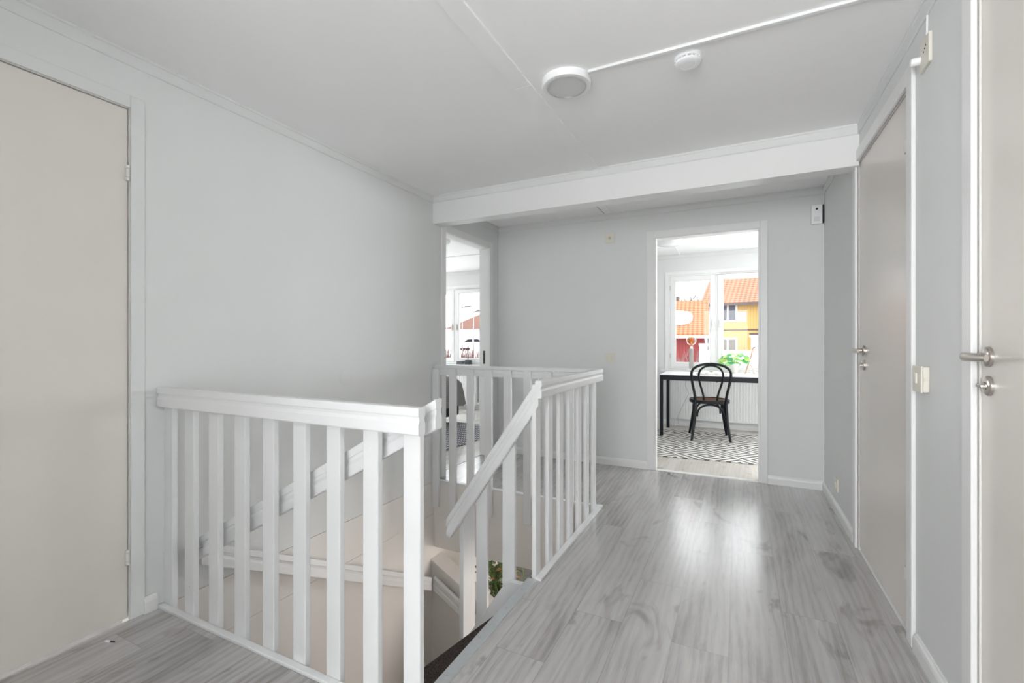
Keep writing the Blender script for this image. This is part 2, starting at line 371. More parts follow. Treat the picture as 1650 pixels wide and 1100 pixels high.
# bedroom doorway in the left wall
d5 = struct_e('door_5', 'open doorway with white casing leading to the bedroom')
frame_x(d5, XL - T - 0.002, XL + 0.001, XL, 3.200, 3.945, 2.030, 1, cw=0.062, fm=TRIM)
b = BM(); box(b, XL - 0.062, XL - 0.038, 3.9435, 3.946, 0.90, 1.03); sp = obj('strike_plate', b, mat('dark_bronze', (0.10, 0.085, 0.07), 0.4, 0.8), d5)
b = BM(); box(b, XL - 0.056, XL - 0.046, 3.9425, 3.944, 0.93, 0.96); box(b, XL - 0.056, XL - 0.046, 3.9425, 3.944, 0.975, 1.0); obj('latch_hole', b, DARK, sp)
b = BM(); box(b, XL - T, XL - T + 0.012, 3.2, 3.945, 0, 0.003); obj('threshold', b, TRIM, d5)

# ------------------------------------------------------------------ stairwell: walls below the floor
b = BM()
box(b, XL - T, XL, 1.0, 3.6, -0.264, -0.008)
box(b, XL - T, XL, 1.0, 5.6, LOW, -0.266)
struct('wall_stairwell_left', b, CREAM)
b = BM(); box(b, XL, -0.875, 1.0, 1.075, LOW, -0.12); struct('wall_stairwell_near', b, CREAM)
b = BM(); box(b, XL, -0.86, 3.0405, 3.15, -0.2645, -0.0045); box(b, XL, -0.86, 3.0445, 3.15, -0.53, -0.267)
struct('wall_stairwell_far', b, CREAM)
# sloping knee wall under the far wall, cap follows the stair
def knee_z(x): return -0.621 - 0.535 * (x + 2.181)
b = BM(); prism(b, [(XL, knee_z(XL) - 0.02), (-0.2, knee_z(-0.2) - 0.02), (-0.2, LOW), (XL, LOW)], 3.015, 3.135, 'y')
struct('wall_knee', b, CREAM)
b = BM(); prism(b, [(XL, knee_z(XL)), (-0.2, knee_z(-0.2)), (-0.2, knee_z(-0.2) - 0.02), (XL, knee_z(XL) - 0.02)], 3.0, 3.15, 'y')
struct('trim_14', b, CREAM, 'sloping cap on the low wall beside the lower stair flight', 'cap', bevel=0.002)
b = BM(); box(b, XL, 1.3, 4.75, 4.85, LOW, -0.12); struct('wall_lower_back', b, CREAM)
b = BM(); box(b, 1.2, 1.3, 1.0, 4.75, LOW, -0.12); struct('wall_lower_right', b, CREAM)
b = BM(); box(b, -0.875, 1.2, 1.0, 1.1, LOW, -0.12); struct('wall_lower_near', b, CREAM)
b = BM(); box(b, -3.3, -3.2, YN - T, 1.5, -0.12, ZC); box(b, -3.2, XL - T, YN - T, YN, -0.12, ZC); box(b, -3.2, XL - T, 1.4, 1.5, -0.12, ZC); struct('wall_room_left', b, WALL)
b = BM(); box(b, -3.2, XL - T, YN, 1.4, -0.12, -0.002); struct('floor', b, FLOOR, 'floor of the closed room behind the left door', 'floor')
b = BM(); box(b, -3.3, XL - T, YN - T, 1.5, ZC, ZC + 0.1); struct('ceiling', b, CEIL, 'ceiling of the closed room behind the left door', 'ceiling')
b = BM(); box(b, 1.6, 1.7, YN - T, YB, -0.12, ZC); box(b, XR + T, 1.6, YN - T, YN, -0.12, ZC); struct('wall_room_right', b, WALL)
b = BM(); box(b, XR + T, 1.6, YN, YB, -0.12, -0.002); struct('floor', b, FLOOR, 'floor of the closed rooms behind the right doors', 'floor')
b = BM(); box(b, XR + T, 1.7, YN - T, YB, ZC, ZC + 0.1); struct('ceiling', b, CEIL, 'ceiling of the closed rooms behind the right doors', 'ceiling')
b = BM(); box(b, XL, 1.3, 1.0, 4.85, LOW - 0.1, LOW); struct('floor', b, FLOOR2, 'pale floor of the lower storey seen past the stairs', 'floor')
b = BM(); box(b, XR, 1.3, 0.9, YB + T, -0.12, 0); box(b, XL, 1.3, YB, 4.85, -0.13, -0.121); struct('ceiling', b, CEIL, 'ceiling of the lower storey beneath the hall floor', 'ceiling')
# white fascia boards lining the opening edge
b = BM(); box(b, -0.8575, -0.8475, 1.99, 3.06, -0.26, -0.1205); struct('trim_15', b, TRIM, 'white fascia on the corridor side of stair opening', 'fascia')

# ------------------------------------------------------------------ railings
RP = [(0.0, 0.0), (0.001, 0.001), (0.031, 0.001), (0.033, -0.002), (0.033, -0.023), (0.030, -0.026), (0.0285, -0.036), (0.031, -0.043), (0.033, -0.047), (0.033, -0.076), (0.030, -0.080),
      (0.003, -0.080), (0.0, -0.076), (0.0, -0.047), (0.002, -0.043), (0.0045, -0.036), (0.003, -0.026), (0.0, -0.023)]
SCREW = mat('painted_screw', (0.80, 0.80, 0.78), 0.3)
def baluster(parent, x0, x1, y0, y1, z0, z1, screw=None):
    b = BM(); box(b, x0, x1, y0, y1, z0, z1); o = obj('baluster', b, RAILM, parent, bevel=0.0025)
    if screw:
        b = BM()
        for p, ax in screw: lathe(b, [(0, -0.0015), (0.004, -0.0015), (0.004, 0.0015), (0, 0.0015)], p, 10, ax)
        obj('screw', b, SCREW, o)
    return o
near = thing('landing_railing', 'white slatted railing along the near side of the stair opening, ending at left wall', 'railing', (-1.5, 1.1, 0))
def rel(o): o.matrix_parent_inverse = Matrix.Translation(-Vector(o.parent.location)); return o
_obj = obj
def obj(name, bm, m, parent=None, **k):
    o = _obj(name, bm, m, parent, **k)
    if parent is not None and parent.parent is None and parent.get('abs'): rel(o)
    return o
near['abs'] = 1
b = BM(); sweep(b, RP, (-2.186, 1.103, 0.926), (-0.828, 1.103, 0.926), (0, -1, 0)); obj('handrail', b, RAILM, near)
for i in range(9):
    cx = -0.8795 - 0.1622 * i
    if i == 8: cx = -2.168
    baluster(near, cx - 0.031, cx + 0.031, 1.1035, 1.1255, -0.20, 0.915, [((cx, 1.102, 0.78 if i in (1,) else 0.12), 'y')] if i in (1, 7) else None)
b = BM(); box(b, XL + 0.001, -0.88, 1.0765, 1.1025, -0.14, 0.010); obj('base_strip', b, RAILM, near, bevel=0.003)

right = thing('landing_railing', 'white slatted railing on corridor side of the stair opening', 'railing', (-0.85, 2.5, 0)); right['abs'] = 1
b = BM(); sweep(b, RP, (-0.857, 1.985, 0.934), (-0.857, 3.073, 0.934), (1, 0, 0)); obj('handrail', b, RAILM, right)
for i in range(7):
    cy = 2.028 + 0.1605 * i
    baluster(right, -0.8795, -0.8585, cy - 0.030, cy + 0.030, -0.20, 0.915)
b = BM(); box(b, -0.858, -0.826, 1.985, 3.075, -0.002, 0.012); obj('base_strip', b, RAILM, right, bevel=0.003)

far = thing('landing_railing', 'white slatted railing along the far side of the stair opening, before the bedroom doorway', 'railing', (-1.5, 3.05, 0)); far['abs'] = 1
b = BM(); sweep(b, RP, (-2.196, 3.040, 0.932), (-0.858, 3.040, 0.932), (0, 1, 0)); obj('handrail', b, RAILM, far)
for i in range(8):
    cx = -2.1665 + 0.1601 * i
    baluster(far, cx - 0.030, cx + 0.030, 3.014, 3.039, -0.20, 0.905, [((cx, 3.013, 0.875), 'y')])
b = BM(); box(b, XL + 0.001, -0.858, 3.0405, 3.075, -0.004, 0.010); obj('base_strip', b, RAILM, far, bevel=0.003)

stair_r = thing('stair_railing', 'steep white slatted railing descending beside the top steps, inner side of the turn', 'railing', (-1.1, 2.0, -0.1)); stair_r['abs'] = 1
k = 0.128 / 0.080
b = BM(); sweep(b, RP, (-0.846, 2.030, 0.943), (-1.365, 2.030, 0.198), (0, -1, 0), k)
bmesh.ops.bisect_plane(b, geom=b.verts[:] + b.edges[:] + b.faces[:], plane_co=(-1.345, 2.0, 0.103), plane_no=Vector((-0.25, 0, -1)).normalized(), clear_outer=True)
bmesh.ops.holes_fill(b, edges=[e for e in b.edges if len(e.link_faces) == 1])
obj('handrail', b, RAILM, stair_r)
def hz(x): return 0.938 - 1.467 * (-0.862 - x) - 0.02
baluster(stair_r, -1.055, -0.988, 2.032, 2.054, -0.14, hz(-1.055) - 0.02)
baluster(stair_r, -1.206, -1.144, 2.032, 2.054, -0.36, hz(-1.206) - 0.02)
baluster(stair_r, -1.319, -1.294, 2.050, 2.172, -0.75, hz(-1.319) - 0.02)

# wall handrails (profiled boards) with metal brackets
def handrail(label, p0, p1, lat, k, brackets):
    m_ = (Vector(p0) + Vector(p1)) / 2
    t = thing('handrail', label, 'handrail', m_); t['abs'] = 1
    b = BM(); sweep(b, RP, p0, p1, lat, k); obj('rail', b, RAILM, t)
    for a, c in brackets:
        b = BM(); tube(b, [a, c], 0.006, 10); lathe(b, [(0, 0), (0.009, 0), (0.009, 0.003), (0, 0.003)], c, 14, 'y' if abs(a[1] - c[1]) > abs(a[0] - c[0]) else 'x')
        obj('bracket', b, METAL, t, smooth=True)
    return t
handrail('white profiled handrail sloping down behind the near railing', (-0.828, 1.187, 0.943), (-2.10, 1.187, 0.262), (0, -1, 0), 1.15,
         [((-1.052, 1.125, 0.785), (-1.052, 1.160, 0.785)), ((-2.02, 1.125, 0.262), (-2.02, 1.160, 0.262))])
handrail('white profiled handrail sloping along the left wall inside the stairwell', (-2.125, 1.215, 0.235), (-2.125, 2.913, -0.704), (-1, 0, 0), 1.28,
         [((XL, 1.48, 0.0), (-2.155, 1.48, 0.0)), ((XL, 2.6, -0.62), (-2.155, 2.6, -0.62))])
handrail('white profiled handrail sloping along the low wall of the lower flight', (-2.135, 2.945, -0.722), (-0.9, 2.945, -1.415), (0, 1, 0), 1.25,
         [((-1.86, 3.015, -0.96), (-1.86, 2.970, -0.96))])

# ------------------------------------------------------------------ staircase
CARPET = mat('dark_brown_carpet', (0.050, 0.040, 0.036), 0.95, spec=0.1); t = NT(CARPET); v, *_ = t.coords()
f = t.noise(v, 260, 2); t.color(t.ramp(f, [(0.4, (0.028, 0.022, 0.02)), (0.62, (0.105, 0.085, 0.075))])); t.bump(f, 0.6, 0.004)
st = thing('staircase', 'white winding staircase with dark brown carpet treads going down', 'staircase', (-1.5, 2.0, LOW)); st['abs'] = 1
inner = [(-0.902, 2.0), (-1.040, 2.0), (-1.12, 2.0), (-1.20, 2.0), (-1.27, 2.02), (-1.29, 2.09), (-1.29, 2.17), (-1.27, 2.26), (-1.20, 2.30), (-1.1, 2.30), (-0.98, 2.30), (-0.8, 2.30)]
outer = [(-0.902, 1.13), (-1.212, 1.13), (-1.56, 1.13), (-1.92, 1.13), (-2.19, 1.32), (-2.19, 1.70), (-2.19, 2.08), (-2.19, 2.46), (-2.15, 2.98), (-1.78, 2.98), (-1.42, 2.98), (-1.06, 2.98)]
RISE = 0.19
for i in range(11):
    z = -RISE * (i + 1)
    pts = [inner[i], outer[i]]
    if i == 3: pts.append((-2.19, 1.13))
    if i == 7: pts.append((-2.19, 2.98))
    pts += [outer[i + 1], inner[i + 1]]
    b = BM(); prism(b, pts, z - 0.045, z - 0.006); tr = obj('tread', b, RAILM, st, bevel=0.004)
    b = BM()
    c = Vector((sum(p[0] for p in pts) / len(pts), sum(p[1] for p in pts) / len(pts)))
    prism(b, [tuple(c + (Vector(p) - c) * 0.975) for p in pts], z - 0.0055, z)
    obj('carpet', b, CARPET, tr)
    # riser under the nosing
    a0, a1 = Vector(outer[i + 1]), Vector(inner[i + 1]); d = (a1 - a0).normalized(); nrm = Vector((d.y, -d.x)); nrm = nrm if nrm.dot(c - a0) > 0 else -nrm
    q = [a0 + nrm * 0.03, a1 + nrm * 0.03, a1 + nrm * 0.045, a0 + nrm * 0.045]
    b = BM(); prism(b, [tuple(p) for p in q], z - RISE, z - 0.046); obj('riser', b, RAILM, st)
b = BM()   # inner stringer
prism(b, [(-0.902, -0.055), (-1.000, -0.058), (-1.045, -0.09), (-1.32, -0.502), (-1.32, -1.05), (-0.902, -0.40)], 2.004, 2.031, 'y')
obj('stringer', b, RAILM, st, bevel=0.002)
b = BM(); prism(b, [(-0.902, -0.048), (-1.000, -0.050), (-1.03, -0.068), (-1.03, -0.078), (-1.000, -0.0575), (-0.902, -0.0545)], 2.000, 2.031, 'y'); obj('stringer_cap', b, RAILM, st)
b = BM(); prism(b, [(2.031, -0.50), (2.28, -0.95), (2.28, -1.5), (2.031, -1.05)], -1.292, -1.265, 'x'); obj('stringer', b, RAILM, st, bevel=0.002)
# aluminium edge strip at the top step
t_ = thing('stair_edge_strip', 'screwed aluminium nosing strip on floor edge at top of stairs', 'edge strip', (-0.87, 1.55, 0)); t_['abs'] = 1
b = BM(); prism(b, [(-0.896, -0.03), (-0.896, 0.0015), (-0.892, 0.0045), (-0.852, 0.0040), (-0.849, 0.0005), (-0.877, 0.0005), (-0.877, -0.03)], 1.104, 1.984, 'y'); obj('strip', b, ALU, t_)
for y in (1.28, 1.50, 1.72, 1.88):
    b = BM(); lathe(b, [(0, 0.0035), (0.0045, 0.0038), (0.0035, 0.0055), (0, 0.006)], (-0.874, y, 0), 12); obj('screw', b, METAL, t_, smooth=True)
b = BM(); box(b, -0.900, -0.882, 1.076, 1.985, -0.19, -0.031); obj('fascia_board', b, RAILM, t_)

# plant etc. on the lower floor
LEAF2 = mat('dark_green_leaf', (0.10, 0.19, 0.06), 0.5); LEAF3 = mat('olive_green_leaf', (0.22, 0.30, 0.10), 0.5)
ORNG = mat('dusty_orange_petal', (0.70, 0.38, 0.18), 0.6); WHT = mat('white_petal', (0.85, 0.83, 0.78), 0.6)
def leaf(b, base_, d, ln, wd, up=Vector((0, 0, 1)), droop=0.2, mi=0, n=4):
    d = d.normalized(); s = d.cross(up); s = s.normalized() if s.length > 1e-3 else Vector((1, 0, 0)); nn = s.cross(d)
    L = []; R_ = []; C_ = []
    for i in range(n + 1):
        u = i / n; p = base_ + d * ln * u - up * droop * ln * u * u; ww = wd * math.sin(PI * min(0.98, 0.06 + u * 0.94)) ** 0.8 * (1 - 0.25 * u)
        C_.append(b.verts.new(p - nn * ww * 0.18)); L.append(b.verts.new(p + s * ww)); R_.append(b.verts.new(p - s * ww))
    for i in range(n):
        b.faces.new((L[i], L[i + 1], C_[i + 1], C_[i])).material_index = mi; b.faces.new((C_[i], C_[i + 1], R_[i + 1], R_[i])).material_index = mi
pl = thing('flowering_plant', 'bushy green potted plant with orange blooms on white stand below the stairs', 'plant', (-1.80, 3.42, -1.28)); pl['abs'] = 1
b = BM(); lathe(b, [(0, 0), (0.08, 0), (0.11, 0.16), (0.118, 0.165), (0.118, 0.18), (0.10, 0.18), (0.09, 0.12), (0, 0.12)], (-1.80, 3.42, -1.28), 28); obj('pot', b, mat('grey_ceramic', (0.35, 0.35, 0.34), 0.5), pl, smooth=True)
rnd = random.Random(3); b = BM(); stems = BM()
for i in range(46):
    a = rnd.uniform(0, 2 * PI); rr = rnd.uniform(0.05, 0.26); h = rnd.uniform(0.22, 0.58) * (1.15 - rr)
    p0 = Vector((-1.80, 3.42, -1.15)); p2 = p0 + Vector((math.cos(a) * rr, math.sin(a) * rr * 0.8, h)); p1 = (p0 + p2) / 2 + Vector((0, 0, 0.06))
    tube(stems, [p0, p1, p2], 0.002, 5)
    for j in range(9):
        u = rnd.uniform(0.3, 1.0); p = p0.lerp(p2, u) + Vector((0, 0, 0.06 * math.sin(PI * u)))
        leaf(b, p, Vector((rnd.uniform(-1, 1), rnd.uniform(-1, 1), rnd.uniform(-.2, .8))), rnd.uniform(0.03, 0.055), rnd.uniform(0.010, 0.017), mi=rnd.choice((0, 0, 1)))
obj('foliage', b, [LEAF2, LEAF3], pl); obj('stems', stems, LEAF3, pl)
b = BM()
for i in range(22):
    a = rnd.uniform(0, 2 * PI); rr = rnd.uniform(0.02, 0.22); p = Vector((-1.80 + math.cos(a) * rr, 3.42 + math.sin(a) * rr, -1.28 + rnd.uniform(0.36, 0.60)))
    for q in range(6): leaf(b, p, Vector((math.cos(q * 1.05), math.sin(q * 1.05), 0.5)), 0.025, 0.010, mi=0)
obj('blossom', b, [ORNG], pl)['kind'] = 'stuff'
fp = thing('flower_vase', 'vase of pale dried flowers on the white stand, right of the bushy plant', 'vase', (-1.50, 3.36, -1.28)); fp['abs'] = 1
b = BM(); lathe(b, [(0, 0), (0.05, 0), (0.07, 0.10), (0.045, 0.22), (0.05, 0.26), (0.04, 0.26), (0.035, 0.2), (0, 0.2)], (-1.50, 3.36, -1.28), 24); obj('vase', b, mat('sand_ceramic', (0.55, 0.40, 0.32), 0.6), fp, smooth=True)
b = BM(); s2 = BM()
for i in range(16):
    a = rnd.uniform(0, 2 * PI); p2 = Vector((-1.50 + math.cos(a) * rnd.uniform(.02, .16), 3.36 + math.sin(a) * .10, -1.28 + rnd.uniform(0.50, 0.68)))
    tube(s2, [(-1.50, 3.36, -1.05), p2], 0.0015, 5)
    for q in range(5): leaf(b, p2, Vector((math.cos(q * 1.25), math.sin(q * 1.25), 0.4)), 0.02, 0.008, mi=rnd.choice((0, 0, 1)))
obj('blossom', b, [WHT, ORNG], fp)['kind'] = 'stuff'; obj('stems', s2, LEAF3, fp)
t_ = thing('plant_stand', 'long white stand carrying the plants on the lower storey', 'stand', (-1.7, 3.4, LOW)); t_['abs'] = 1
b = BM(); box(b, -2.15, -1.2, 3.22, 3.60, -1.32, -1.28); obj('top', b, RAILM, t_, bevel=0.004)
b = BM(); box(b, -2.13, -1.22, 3.24, 3.58, LOW, -1.325); obj('body', b, RAILM, t_, bevel=0.003)
GREYF = speckle(mat('grey_felt', (0.30, 0.31, 0.33), 0.9), 90, 0.2)
t_ = thing('armchair', 'grey upholstered chair back glimpsed beyond the low wall on the lower storey', 'armchair', (-2.05, 4.15, LOW)); t_['abs'] = 1
b = BM(); prism(b, [(-2.18, -0.2 - 1.0), (-2.16, -0.74), (-2.10, -0.66), (-1.9, -0.66), (-1.86, -0.74), (-1.84, -1.2), (-1.84, -1.9), (-2.18, -1.9)], 4.25, 4.40, 'y'); obj('backrest', b, GREYF, t_, bevel=0.03)
b = BM(); box(b, -2.18, -1.5, 3.75, 4.40, -2.3, -1.9); obj('seat', b, GREYF, t_, bevel=0.04)
for x in (-2.14, -1.56):
    for y in (3.8, 4.34):
        b = BM(); tube(b, [(x, y, LOW), (x, y, -2.3)], [0.012, 0.02], 10); obj('leg', b, BWOOD, t_, smooth=True)

# ------------------------------------------------------------------ ceiling fittings in the hall
t_ = thing('ceiling_lamp', 'flat round white ceiling lamp with chrome inner ring over the hall', 'lamp', (-0.69, 1.955, ZC - 0.035)); 
b = BM(); lathe(b, [(0.0, 0.035), (0.110, 0.035), (0.110, 0.012), (0.106, 0.006), (0.100, 0.005), (0.088, 0.006), (0.088, 0.010), (0, 0.010)], seg=64); obj('housing', b, PLASTIC, t_, smooth=True)
b = BM(); lathe(b, [(0.0, 0.009), (0.083, 0.009), (0.083, 0.007), (0, 0.0065)], seg=64); obj('diffuser', b, DIFF, t_, smooth=True)
b = BM(); lathe(b, [(0.083, 0.009), (0.088, 0.009), (0.088, 0.003), (0.083, 0.003), (0.083, 0.009)], seg=64); obj('trim_ring', b, CHROME, t_, smooth=True)
t_ = thing('smoke_detector', 'small round white smoke detector on ceiling beside the cable trunking', 'smoke detector', (-0.186, 2.01, ZC - 0.040))
b = BM(); lathe(b, [(0, 0.040), (0.054, 0.040), (0.054, 0.026), (0.050, 0.024), (0, 0.024)], seg=48); obj('base', b, PLASTIC, t_, smooth=True)
b = BM(); lathe(b, [(0, 0.020), (0.050, 0.020), (0.050, 0.012), (0.044, 0.0075), (0.03, 0.007), (0.028, 0.009), (0.026, 0.007), (0, 0.007)], seg=48); obj('cover', b, PLASTIC, t_, smooth=True)
b = BM(); lathe(b, [(0, 0.0235), (0.047, 0.0235), (0.047, 0.0205), (0, 0.0205)], seg=24); obj('vent', b, DARK, t_)
b = BM()
for i in range(16):
    a = i * PI / 8; box(b, 0.0455, 0.0525, -0.0035, 0.0035, 0.020, 0.0245); bmesh.ops.rotate(b, verts=b.verts[-8:], cent=(0, 0, 0), matrix=Matrix.Rotation(a, 3, 'Z'))
obj('vent_rib', b, PLASTIC, t_)
b = BM(); box(b, -0.580, XR - 0.018, 1.912, 1.930, ZC - 0.012, ZC); o = obj('cable_trunking', b, RAILM, bevel=0.0015); tag(o, 'thin white cable trunking across the ceiling from lamp to right wall', 'cable trunking')

# ------------------------------------------------------------------ switches, sockets, sensors
def plate(parent, name, x0, x1, y0, y1, z0, z1, m=IVORY, bev=0.002): 
    b = BM(); box(b, x0, x1, y0, y1, z0, z1); return obj(name, b, m, parent, bevel=bev)
t_ = thing('antenna_socket', 'square ivory antenna socket high on the far wall', 'socket', (-1.050, YB, 2.060))
plate(t_, 'plate', -0.043, 0.043, -0.008, 0, -0.043, 0.043)
b = BM(); lathe(b, [(0.013, -0.008), (0.013, -0.012), (0.009, -0.012), (0.009, -0.009), (0.004, -0.009), (0.004, -0.012), (0, -0.012)], (0, 0, 0), 24, 'y'); obj('socket_ring', b, METAL, t_, smooth=True)
for s in (-1, 1):
    b = BM(); lathe(b, [(0, -0.0095), (0.0035, -0.0095), (0.0035, -0.006), (0, -0.006)], (s * 0.030, 0, 0), 12, 'y'); obj('screw', b, METAL, t_)
def rocker_y(label, x, z):
    t_ = thing('light_switch', label, 'light switch', (x, YB, z))
    plate(t_, 'plate', -0.042, 0.042, -0.009, 0, -0.042, 0.042)
    plate(t_, 'rocker', -0.017, 0.017, -0.015, -0.0092, -0.022, 0.022)
rocker_y('ivory rocker light switch at waist height on far wall', -1.050, 0.973)
t_ = thing('light_switch', 'ivory rocker light switch on right wall between the two closed doors', 'light switch', (XR, 2.058, 0.990))
plate(t_, 'back_box', -0.018, 0, -0.042, 0.042, -0.044, 0.044, IVORY, 0.004); plate(t_, 'plate', -0.024, -0.0185, -0.044, 0.044, -0.046, 0.046, IVORY, 0.003); plate(t_, 'rocker', -0.031, -0.0245, -0.013, 0.013, -0.016, 0.022, IVORY)
plate(t_, 'side_button', -0.016, -0.008, -0.046, -0.042, -0.006, 0.006, IVORY, 0.001)
t_ = thing('wall_socket', 'ivory socket low on right wall near the far corner', 'socket', (XR, 3.63, 0.187))
plate(t_, 'plate', -0.010, 0, -0.042, 0.042, -0.042, 0.042)
b = BM(); lathe(b, [(0, -0.011), (0.02, -0.011), (0.021, -0.014), (0.024, -0.014), (0.024, -0.010), (0, -0.010)], (0, 0, 0), 28, 'x'); obj('socket_well', b, IVORY, t_, smooth=True)
t_ = thing('thermostat', 'ivory wall plate with white knob above the right doors', 'thermostat', (XR, 2.040, 2.108))
plate(t_, 'plate', -0.010, 0, -0.046, 0.046, -0.050, 0.050)
b = BM(); lathe(b, [(0, 0), (0.013, 0), (0.014, -0.018), (0.011, -0.026), (0, -0.026)], (-0.010, 0.038, -0.006), 24, 'x'); obj('knob', b, PLASTIC, t_, smooth=True)
b = BM()
for q in ((-0.01, 0.012), (-0.02, 0.018), (0.0, 0.004)): box(b, -0.0112, -0.0098, q[0] - 0.002, q[0] + 0.002, q[1] - 0.002, q[1] + 0.002)
obj('slot', b, DARK, t_)
b = BM(); tube(b, [(XR - 0.004, 2.030, 2.158), (XR - 0.004, 2.028, ZC - 0.056)], 0.003, 8); tag(obj('cable', b, PLASTIC, smooth=True), 'thin white cable running up wall from the ivory thermostat plate', 'cable')
t_ = thing('motion_sensor', 'white alarm sensor box with black side in upper far right corner', 'sensor', (0.535, YB, 2.078))
plate(t_, 'housing', -0.040, 0.030, -0.030, -0.004, -0.072, 0.072, PLASTIC, 0.004); plate(t_, 'back_plate', 0.031, 0.040, -0.026, 0, -0.068, 0.070, BLACK, 0.002); plate(t_, 'mount', -0.03, 0.028, -0.0035, 0, -0.06, 0.06, PLASTIC, 0)
b = BM(); lathe(b, [(0, -0.032), (0.0075, -0.032), (0.0075, -0.029), (0, -0.029)], (-0.006, 0, 0.040), 20, 'y'); obj('lens', b, BLACK, t_)
b = BM(); lathe(b, [(0, -0.031), (0.003, -0.031), (0.003, -0.029), (0, -0.029)], (-0.006, 0, 0.002), 12, 'y'); obj('indicator', b, DIFF, t_)
b = BM()
for i in range(6): box(b, -0.025, 0.015, -0.0315, -0.0295, -0.052 + i * 0.006, -0.049 + i * 0.006)
obj('grille', b, DIFF, t_)
b = BM(); lathe(b, [(0, 0.0), (0.052, 0.0), (0.052, 0.002), (0.047, 0.004), (0, 0.0045)], (XL, 2.118, 0.895), 40, 'x'); tag(obj('blank_cover', b, WALL, smooth=True), 'round painted blank cover plate on left wall above the stairwell', 'cover plate')
t_ = thing('cable_clip', 'tiny white plastic clip lying on floor by the left door', 'clip', (-2.108, 0.872, 0.0), 0.35)
b = BM(); box(b, -0.011, 0.009, -0.004, 0.004, 0.0, 0.006); obj('clip_body', b, PLASTIC, t_, bevel=0.002)
b = BM(); tube(b, [(0.009, 0, 0.003), (0.026, 0.002, 0.002)], 0.0016, 8); obj('nail', b, BLACK, t_)

# ------------------------------------------------------------------ study shell and bedroom shell
def window_wall(name, xa, xb, openings, z0, z1, m, y0=6.5, y1=6.62):
    b = BM(); xs = xa
    for (o0, o1) in openings:
        box(b, xs, o0, y0, y1, -0.12, ZC); box(b, o0, o1, y0, y1, -0.12, z0); box(b, o0, o1, y0, y1, z1, ZC); xs = o1
    box(b, xs, xb, y0, y1, -0.12, ZC); struct(name, b, m)
window_wall('wall_study', -2.1, 3.0, [(-0.845, 0.335), (1.05, 2.25)], 0.755, 2.01, WALL)
window_wall('wall_bedroom', -6.9, -2.1, [(-6.55, -5.25), (-4.86, -3.68)], 0.755, 2.01, WALL)
b = BM(); box(b, -2.1, -2.0, 4.25, 6.5, -0.12, ZC); box(b, 2.9, 3.0, 4.25, 6.5, -0.12, ZC); box(b, XR + T, 3.0, YB, 4.25, -0.12, ZC); struct('wall_study_sides', b, WALL)
b = BM(); box(b, XL - T, -2.1, 4.25, 6.5, -0.12, ZC); box(b, -6.9, -6.8, 1.5, 6.5, -0.12, ZC); box(b, -6.9, XL - T, 1.5, 1.6, -0.12, ZC); struct('wall_bedroom_sides', b, WALL)

def make_window(n, x0, x1, z0, z1, label):
    w_ = struct_e('window_%d' % n, label); y = 6.50; xm = (x0 + x1) / 2; mw = TRIM
    b = BM(); f = 0.022
    box(b, x0, x0 + f, y - 0.004, y + 0.10, z0, z1); box(b, x1 - f, x1, y - 0.004, y + 0.10, z0, z1); box(b, x0 + f, x1 - f, y - 0.004, y + 0.10, z1 - f, z1); box(b, x0 + f, x1 - f, y - 0.004, y + 0.10, z0, z0 + f)
    box(b, xm - 0.012, xm + 0.012, y + 0.004, y + 0.10, z0 + f, z1 - f)
    obj('window_frame', b, mw, w_, bevel=0.002)
    b = BM(); c = 0.045
    box(b, x0 - c, x0, y - 0.012, y - 0.0005, z0 - 0.01, z1 + c); box(b, x1, x1 + c, y - 0.012, y - 0.0005, z0 - 0.01, z1 + c); box(b, x0, x1, y - 0.012, y - 0.0005, z1, z1 + c)
    obj('casing', b, mw, w_, bevel=0.002)
    for s, (a, e) in enumerate(((x0 + f + 0.002, xm - 0.013), (xm + 0.013, x1 - f - 0.002))):
        b = BM(); q = 0.060; ya, yb = y - 0.006, y + 0.055; lo, hi = z0 + f + 0.002, z1 - f - 0.002
        box(b, a, a + q, ya, yb, lo, hi); box(b, e - q, e, ya, yb, lo, hi); box(b, a + q, e - q, ya, yb, hi - q, hi); box(b, a + q, e - q, ya, yb, lo, lo + q)
        g0, g1 = a + q, e - q      # glazing bead
        for (u0, u1, v0, v1) in ((g0, g0 + 0.008, lo + q, hi - q), (g1 - 0.008, g1, lo + q, hi - q), (g0 + .008, g1 - .008, lo + q, lo + q + 0.008), (g0 + .008, g1 - .008, hi - q - 0.008, hi - q)): box(b, u0, u1, y + 0.012, y + 0.028, v0, v1)
        sa = obj('sash', b, mw, w_, bevel=0.002)
        b = BM(); box(b, g0, g1, y + 0.030, y + 0.034, lo + q, hi - q); obj('pane', b, GLASS, sa)
        hx = (xm - 0.045) if s == 0 else (xm + 0.045); hz_ = 1.36
        b = BM(); box(b, hx - 0.010, hx + 0.010, y - 0.014, y - 0.006, hz_ - 0.045, hz_ + 0.045); tube(b, [(hx, y - 0.012, hz_ + 0.02), (hx, y - 0.034, hz_ + 0.015), (hx, y - 0.036, hz_ - 0.06)], 0.006, 8)
        obj('window_handle', b, METAL, sa, smooth=True)
        hx = a - 0.004 if s == 0 else e + 0.004
        for hz_ in (lo + 0.15, hi - 0.15):
            b = BM(); tube(b, [(hx, y - 0.010, hz_ - 0.03), (hx, y - 0.010, hz_ + 0.03)], 0.006, 8); obj('hinge', b, METAL, sa, smooth=True)
    b = BM(); box(b, x0 - 0.09, x1 + 0.12, y - 0.135, y - 0.004, 0.722, 0.745); obj('window_sill', b, RAILM, w_, bevel=0.003)
    return w_
make_window(1, -0.845, 0.335, 0.755, 2.010, 'white two-sash window above the study desk')
make_window(2, -4.86, -3.68, 0.755, 2.010, 'white two-sash window of the bedroom')
